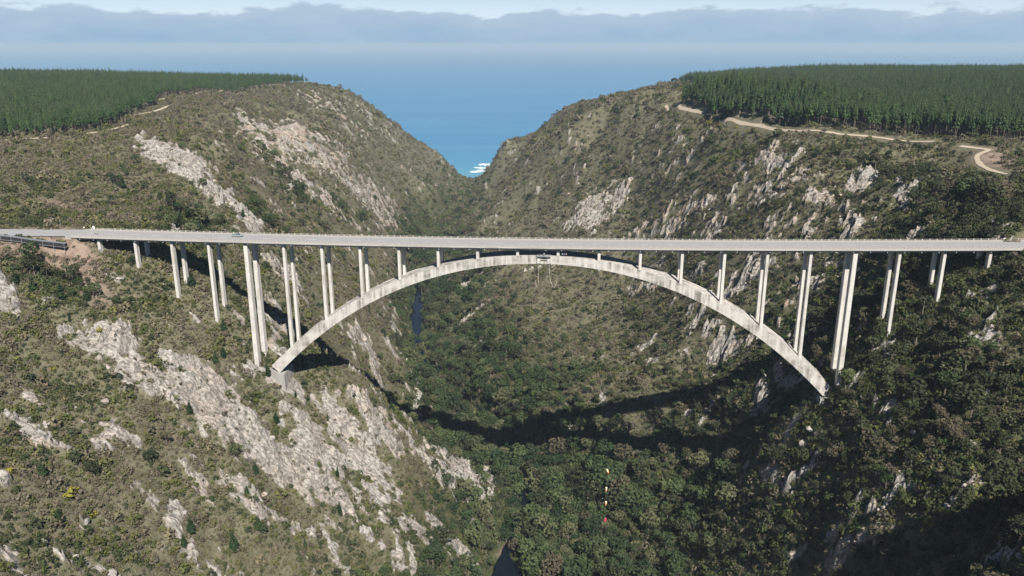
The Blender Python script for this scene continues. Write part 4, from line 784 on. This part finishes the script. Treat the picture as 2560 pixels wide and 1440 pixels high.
def tree(kind, x, y, h, name, label, group, cat='tree', rz=None, wide=1.0, var=None):
    z = float(height([x], [y])[0]) - .15; cm, tm, _ = KINDS[kind][random.randrange(len(KINDS[kind])) if var is None else var % len(KINDS[kind])]
    e = bpy.data.objects.new(name, None); e.location = (x, y, z); e.rotation_euler = (random.uniform(-.04, .04), random.uniform(-.04, .04), random.uniform(0, 6.28) if rz is None else rz); e.scale = (h * wide, h * wide, h); e.empty_display_size = .1; link(e)
    link(bpy.data.objects.new('trunk', tm), e); link(bpy.data.objects.new('crown', cm), e); tag(e, label, cat, group); return e

road_d = np.minimum(seg_dist(fx, fy, ROAD_L)[0], seg_dist(fx, fy, ROAD_R)[0])
for pl in TRACKS: road_d = np.minimum(road_d, seg_dist(fx, fy, pl)[0] + 6.5)
# the walkway and the cut slope below it stay open
road_d = np.minimum(road_d, seg_dist(fx, fy, [(-320, 387), (-262, 381.5), (-219, 380.5)])[0] + 6.5)
roG = road_d.reshape(MX.shape)
def jitter(x0, x1, y0, y1, st):
    X, Y = np.meshgrid(np.arange(x0, x1, st), np.arange(y0, y1, st)); X = X.ravel() + rng.uniform(-.55, .55, X.size) * st; Y = Y.ravel() + rng.uniform(-.55, .55, Y.size) * st
    m = np.abs(X) < .70 * Y + 45; return X[m], Y[m]
def in_stand(x, y):
    pl = np.array(sorted(PLANT_L, key=lambda q: q[1])); ex = np.interp(y, pl[:, 1], pl[:, 0])
    left = (x < ex - 1.5) & (y > pl[0, 1] + (x - pl[0, 0]) * .35 * (x < pl[0, 0])) & (y < 1640)
    pr_ = np.array(sorted(PLANT_R, key=lambda q: q[1])); ex2 = np.interp(y, pr_[:, 1], pr_[:, 0])
    right = (x > ex2 + 1.5) & (y > pr_[0, 1] - (x - pr_[0, 0]) * .25) & (y < 1720)
    return left, right, ex - x, x - ex2

# --- pine plantations on both plateaus
def plantations():
    X1, Y1 = jitter(-760, 760, 480, 1000, 4.5); X2, Y2 = jitter(-1280, 1280, 1000, 1720, 5.6)
    x = np.r_[X1, X2]; y = np.r_[Y1, Y2]; l, r, dl, dr = in_stand(x, y); g = height(x, y); ok = (g > 190) & (bilin(GX, GY, roG, x, y) > 9.0)
    for m, d, nm, side_ in ((l & ok, dl, 'left', 0), (r & ok, dr, 'right', 1)):
        xx, yy, gg, dd = x[m], y[m], g[m], d[m]
        ht = 15.5 + 4.0 * fbm(xx / 60, yy / 60, 301, 2) + rng.normal(0, 2.0, len(xx)) + side_ * 3.0
        order = np.argsort(yy + np.maximum(0, dd) * 2.2); top = order[:150]; rest = order[150:]
        for i in top:
            tree('plantation', xx[i], yy[i], ht[i], 'pine_tree', 'tall straight pine at the front edge of the %s plantation' % nm, 'front row pines of the %s plantation' % nm, wide=1.12)
        wv = ht[rest] * rng.uniform(.9, 1.45, len(rest)); sc = np.stack([wv, wv, ht[rest]], -1)
        scatter('pine_plantation', [k[2] for k in KINDS['plantation']], xx[rest], yy[rest], gg[rest] - .2, sc, rng.integers(0, 4, len(rest)), 'dense dark green pine plantation covering the %s plateau' % nm, 'plantation', .03)
plantations()

# --- forest of the gorge floor and the right bank
clear = np.array(CLEAR)
def gorge_forest():
    x1, y1 = jitter(-262, 272, 175, 620, 4.4); x2, y2 = jitter(-420, 430, 620, 1250, 6.0)
    x = np.r_[x1, x2]; y = np.r_[y1, y2]; f = forest_field(x, y); g = height(x, y)
    back = sstep(60, 120, x) * sstep(470, 520, y) * sstep(1000, 780, y) * (.30 + .5 * np.clip(fbm(x / 40, y / 40, 431, 3), -.6, .8)); backl = sstep(-60, -120, x) * sstep(470, 520, y) * sstep(900, 700, y) * .10
    ok = rng.random(len(x)) < np.maximum(f * .92, np.maximum(back, backl)) 
    ok &= (bilin(GX, GY, RG, x, y) < .35) & (bilin(GX, GY, roG, x, y) > 11) & (bilin(GX, GY, rdG, x, y) > 1.8 + 9 * np.exp(-((y - 392) / 26) ** 2) + 8 * np.exp(-((y - 870) / 75) ** 2))
    for c in clear: ok &= np.hypot(x - c[0], y - c[1]) > c[2]
    k = ((x - BX) * TX + (y - BY) * TY) / BAY + 10; o = (x - BX) * NX + (y - BY) * NY - HALF
    ok &= ~((np.abs(o) < 11) & (deck_z(np.clip(k, 0, 22)) - g < 18) & (k > -1) & (k < 23))
    ok &= ~((np.abs(o) < 10) & (np.abs(k - np.round(k)) < .18) & (k > -1) & (k < 22.5))
    ok &= ~((x > 196) & (x < 300) & (y > 318) & (y < 350) & (g > 202)); l, r, _, _ = in_stand(x, y); ok &= ~(l | r)
    x, y, g, f = x[ok], y[ok], g[ok], f[ok]
    ht = (3.8 + 4.6 * f) * np.clip(rng.lognormal(-.03, .42, len(x)), .5, 2.1) * np.where(g < 60, 1.08, .95)
    order = np.argsort(-ht / np.hypot(np.hypot(x, y), CAM_Z - g)); inside = np.abs(x[order]) < .62 * y[order]; order = np.r_[order[inside], order[~inside]]
    for i in order[:300]:
        low = g[i] < 70
        tree('broadleaf', x[i], y[i], ht[i], 'forest_tree', 'leafy green tree in the forest on the gorge floor' if low else 'dark leafy tree in the bush on the right bank' if x[i] > 0 else 'dark leafy tree among the scrub of the left bank', 'trees of the gorge floor' if low else 'trees of the right bank' if x[i] > 0 else 'trees of the left bank', wide=random.uniform(.85, 1.15), var=random.choice((2, 4, 4, 2, 1)) if x[i] > 70 and not low else random.choice((0, 1, 3, 2)))
    q = order[300:]; w = ht[q] * rng.uniform(.85, 1.2, len(q))
    scatter('gorge_forest', [k_[2] for k_ in KINDS['broadleaf']] + [k_[2] for k_ in KINDS['slender']], x[q], y[q], g[q] - .2, np.stack([w, w, ht[q]], -1), np.where(rng.random(len(q)) < np.where((x[q] > 70) & (g[q] > 50), .8, .25), np.array([2, 4])[rng.integers(0, 2, len(q))], np.where(rng.random(len(q)) < .09, 5 + rng.integers(0, 3, len(q)), np.array([0, 1, 3])[rng.integers(0, 3, len(q))])), 'green forest filling the gorge floor and lower banks', 'forest', .06)
gorge_forest()

# --- fynbos scrub on every open slope
def fynbos():
    XS = []; YS = []; SC = []
    for a in ((-265, 275, 165, 480, 1.42, .98), (-330, 340, 480, 700, 2.3, 1.12), (-560, 560, 700, 1150, 3.6, 1.5), (-800, 800, 1150, 1900, 6.0, 2.3)):
        x, y = jitter(*a[:5]); XS.append(x); YS.append(y); SC.append(np.full(len(x), a[5]))
    # plateau margins outside the fine strips
    for a in ((-480, -265, 380, 480, 2.6, 1.2), (275, 480, 330, 480, 2.6, 1.2), (-480, -330, 480, 700, 3.0, 1.3), (340, 520, 480, 700, 3.0, 1.3)):
        x, y = jitter(*a[:5]); XS.append(x); YS.append(y); SC.append(np.full(len(x), a[5]))
    x = np.concatenate(XS); y = np.concatenate(YS); s0 = np.concatenate(SC); g = height(x, y)
    rk = bilin(GX, GY, RG, x, y); so = bilin(GX, GY, SG, x, y); rd = bilin(GX, GY, rdG, x, y)
    cover = fbm(x / 22, y / 22, 401, 3)
    p = (.90 + .5 * cover) * (1 - .74 * sstep(.2, .7, rk)) * (1 - .72 * so)
    ok = (rng.random(len(x)) < p) & (bilin(GX, GY, roG, x, y) > np.where(x > 190, 13.0, 9.3)) & (rd > 2.2 + 8 * np.exp(-((y - 392) / 26) ** 2) + 7 * np.exp(-((y - 870) / 75) ** 2)) & (g > 1.2)
    for c in clear: ok &= np.hypot(x - c[0], y - c[1]) > c[2] * .35
    l, r, dl, dr = in_stand(x, y); ok &= ~(l & (dl > 3)) & ~(r & (dr > 3))
    x, y, g, s0 = x[ok], y[ok], g[ok], s0[ok]; f = forest_field(x, y)
    sp = 1.3 * fbm(x / 34, y / 34, 411, 4) + rng.normal(0, .22, len(x)) + .10 * (y < 480) - .16 * (y > 520) - .10 * (y > 800)
    idx = np.where(sp > .30, 4, np.where(sp > -.02, 0, 2)) + rng.integers(0, 2, len(x))
    so2 = bilin(GX, GY, SG, x, y); idx = np.where(rng.random(len(x)) < so2 * 1.2, 2 + rng.integers(0, 2, len(x)), idx)
    dark = rng.random(len(x)) < np.clip(f * .75 + .14 * (x > 60), 0, .9); idx = np.where(dark, 4 + rng.integers(0, 2, len(x)), idx)
    rkk = bilin(GX, GY, RG, x, y); rad = (1 - .45 * sstep(.3, .7, rkk)) * np.clip(rng.lognormal(-.02, .46, len(x)) * (1 + .55 * np.clip(fbm(x / 12, y / 12, 421, 2), -.6, 1)), .45, 3.4) * s0 * (1 + .35 * dark)
    sc = np.stack([rad, rad, rad * rng.uniform(.75, 1.25, len(x))], -1)
    scatter('fynbos_scrub', SHRUBS, x, y, g - .1 * rad, sc, idx, 'low olive and brown fynbos scrub covering the slopes', 'scrub', .15)
    return len(x)
n_shrub = fynbos(); print('shrubs', n_shrub)

# --- single trees that stand out
names = {'c': ('conifer', 'self_sown_pine', 'dark conical pine in the scrub'), 's': ('slender', 'slender_pine', 'slender dark pine in the scrub'), 'b': ('broadleaf', 'bushy_tree', 'dark bushy tree in the scrub')}
def zone(x, y):
    if y > 1200: return 'near the sea'
    k = ((x - BX) * TX + (y - BY) * TY) / BAY + 10; o = (x - BX) * NX + (y - BY) * NY
    if x < 0: return 'on left bank before bridge' if o < 0 else 'on left bank beyond bridge'
    return 'on right bank before bridge' if o < 0 else 'on right bank beyond bridge'
for x, y, h, kd in TREES:
    z = float(height([x], [y])[0])
    if kd == 'd':
        a, b = DEAD[random.randrange(2)]; e = empty('dead_tree', (x, y, z - .2), random.uniform(0, 6)); e.scale = (h * .8, h * .8, h)
        link(bpy.data.objects.new('trunk', b), e); link(bpy.data.objects.new('branches', a), e); tag(e, 'bare grey dead tree ' + zone(x, y), 'dead tree', 'dead trees')
    else:
        kk, nm, lb = names[kd]; tree(kk, x, y, h, nm, lb + ' ' + zone(x, y), nm.replace('_', ' ') + 's ' + zone(x, y))
# young pines seeded all over the left gorge side
def seedlings():
    n = 0
    while n < 120:
        x = float(rng.uniform(-330, -50)); y = float(rng.uniform(300, 1350)); z = float(height([x], [y])[0]); f = float(fbm(np.array([x / 60]), np.array([y / 60]), 501, 3)[0])
        k = ((x - BX) * TX + (y - BY) * TY) / BAY + 10; o = (x - BX) * NX + (y - BY) * NY - HALF
        if z < 12 or z > 226 or abs(o) < 12 or rng.random() > .15 + 1.6 * max(0, f) or float(bilin(GX, GY, roG, np.array([x]), np.array([y]))[0]) < 13 or float(bilin(GX, GY, RG, np.array([x]), np.array([y]))[0]) > .5 or (y < 420 and rng.random() < .5): continue
        tree('slender' if rng.random() < .7 else 'conifer', x, y, float(rng.uniform(3.5, 8.0)), 'young_pine', 'small dark young pine seeded ' + zone(x, y), 'young pines ' + zone(x, y)); n += 1
seedlings()
for i, (x, y, r) in enumerate(FLOWER):
    rs = 600 + i; mb = MB(); lb = lobes(rs, 5, .8, .5, .55, .5); P, Q = on_lobes(lb, 90, rs); leaf_quads(mb, P, Q, .22, rs, .6)
    z = float(height([x], [y])[0]); e = mb.obj('flowering_bush', M['flower']); e.location = (x, y, z - .2); e.scale = (r, r, r * .9)
    tag(e, 'bright yellow bush behind the road at the left end of the bridge' if i == 0 else 'yellow flowering bush ' + zone(x, y), 'bush', None if i == 0 else 'yellow bushes ' + zone(x, y))
# bushes between the left approach and the walkway, and by the right end
for i, (x, y, r, lb) in enumerate(((-252, 386.6, 1.9, 'leftmost'), (-246, 386.4, 2.2, 'second from left'), (-240.5, 385.8, 2.4, 'tallest'), (-236, 385.4, 2.0, 'fourth from left'), (-224.5, 385.2, 2.5, 'rightmost olive'))):
    mb = MB(); lo = lobes(700 + i, 5, .8, .5, .55, .5); P, Q = on_lobes(lo, 110, 700 + i); leaf_quads(mb, P, Q, .20, 700 + i, .6); e = mb.obj('roadside_bush', M['shrub_green'] if i < 4 else M['olive'])
    e.location = (x, y, float(height([x], [y])[0]) - .3); e.scale = (r, r, r); tag(e, lb + ' rounded bush of the row between road and covered walkway', 'bush', 'bushes between road and walkway')
for i, (x, y, h) in enumerate(((212, 335, 4.6), (217, 335.5, 4.8), (208, 331, 5.5), (222, 333, 4.2))):
    tree('broadleaf', x, y, h, 'roadside_tree', 'leafy tree growing up against the right end of the deck', 'trees at the right end of the deck')

# --- loose boulders below the crags
def boulders():
    M['boulder'] = None
    t = NT('pale_quartzite'); p = t.pos((1, 1, .6)); c = t.mix(t.noise(p, .4, 5, .6), (.27, .255, .24), (.46, .425, .38)); c = t.mix(t.ramp(t.noise(p, .16, 4), [(.5, (0, 0, 0)), (.7, (.6, .6, .6))]), c, (.46, .31, .21)); c = t.mix(t.ramp(t.noise(p, 1.5, 4), [(.55, (0, 0, 0)), (.7, (.7, .7, .7))]), c, (.19, .175, .16)); t.col(c); t.set(Roughness=.95); t.bump(t.noise(p, 1.2, 5), .8, .5)
    protos_ = []
    for s in range(6):
        bm = bmesh.new(); bmesh.ops.create_icosphere(bm, subdivisions=2, radius=1)
        rs = np.random.default_rng(800 + s); pl = [(v / np.linalg.norm(v), rs.uniform(.42, .8)) for v in rs.normal(0, 1, (16, 3))]
        for v in bm.verts:
            q = np.array(v.co); 
            for n, d in pl:
                e = q @ n - d
                if e > 0: q = q - n * e
            v.co = q * (1 + .05 * rs.normal()) * np.array([1.15, .85, .9])
        me = bpy.data.meshes.new('boulder'); bm.to_mesh(me); bm.free(); me.materials.append(t.m); protos_.append(me)
    n = 0
    for pi, p in enumerate(ROCK):
        if n > 210: break
        if p[1] > 700: continue
        cnt = 4 if p[0] > 0 else 2
        for j in range(cnt):
            a, b = rng.normal(0, .6, 2); x = p[0] + a * p[2] + b * p[4]; y = p[1] + a * p[3] + b * p[5]
            if float(bilin(GX, GY, roG, np.array([x]), np.array([y]))[0]) < 12 or float(bilin(GX, GY, rdG, np.array([x]), np.array([y]))[0]) < 10: continue
            o_ = (x - BX) * NX + (y - BY) * NY - HALF
            if abs(o_) < 9: continue
            r = float(np.clip(rng.lognormal(.2, .4), .7, 2.6)); o = bpy.data.objects.new('boulder', protos_[int(rng.integers(0, 6))]); z = float(height([x], [y])[0])
            o.location = (x, y, z - .12 * r); o.rotation_euler = tuple(rng.uniform(-.5, .5, 2)) + (float(rng.uniform(0, 6.28)),); o.scale = (r, r * float(rng.uniform(.7, 1.2)), r * float(rng.uniform(.8, 1.5))); link(o)
            tag(o, 'pale angular boulder in the crags ' + zone(x, y), 'boulder', 'boulders ' + zone(x, y)); n += 1
boulders()

# small groups: say which one by its place from left to right
ORD = 'first second third fourth fifth sixth seventh eighth ninth tenth eleventh twelfth thirteenth fourteenth fifteenth sixteenth seventeenth eighteenth nineteenth twentieth'.split()
def ordinals():
    by = {}
    for o in scene.objects:
        if o.parent is None and o.get('label') and o.get('group'): by.setdefault(o['label'], []).append(o)
    for lb, os_ in by.items():
        if 1 < len(os_) <= 20:
            os_.sort(key=lambda o: o.location.x / max(1, o.location.y))
            for i, o in enumerate(os_): o['label'] = lb + ', ' + (ORD[i] + ' from left' if i < len(os_) - 1 else 'rightmost')
ordinals()
# ------------------------------------------------------------------ sea haze
def haze():
    mb = MB(); mb.box((0, 19500, 150), (84000, 43000, 370)); o = mb.obj('haze', [])
    m = bpy.data.materials.new('sea_haze'); m.use_nodes = True; t = m.node_tree; t.nodes.clear(); out = t.nodes.new('ShaderNodeOutputMaterial'); pv = t.nodes.new('ShaderNodeVolumePrincipled')
    pv.inputs['Color'].default_value = (.66, .85, 1.0, 1); pv.inputs['Density'].default_value = 5.6e-5; pv.inputs['Anisotropy'].default_value = 0.0
    t.links.new(pv.outputs[0], out.inputs['Volume']); o.data.materials.append(m); tag(o, 'thin pale sea haze filling the air', kind='stuff')
haze()
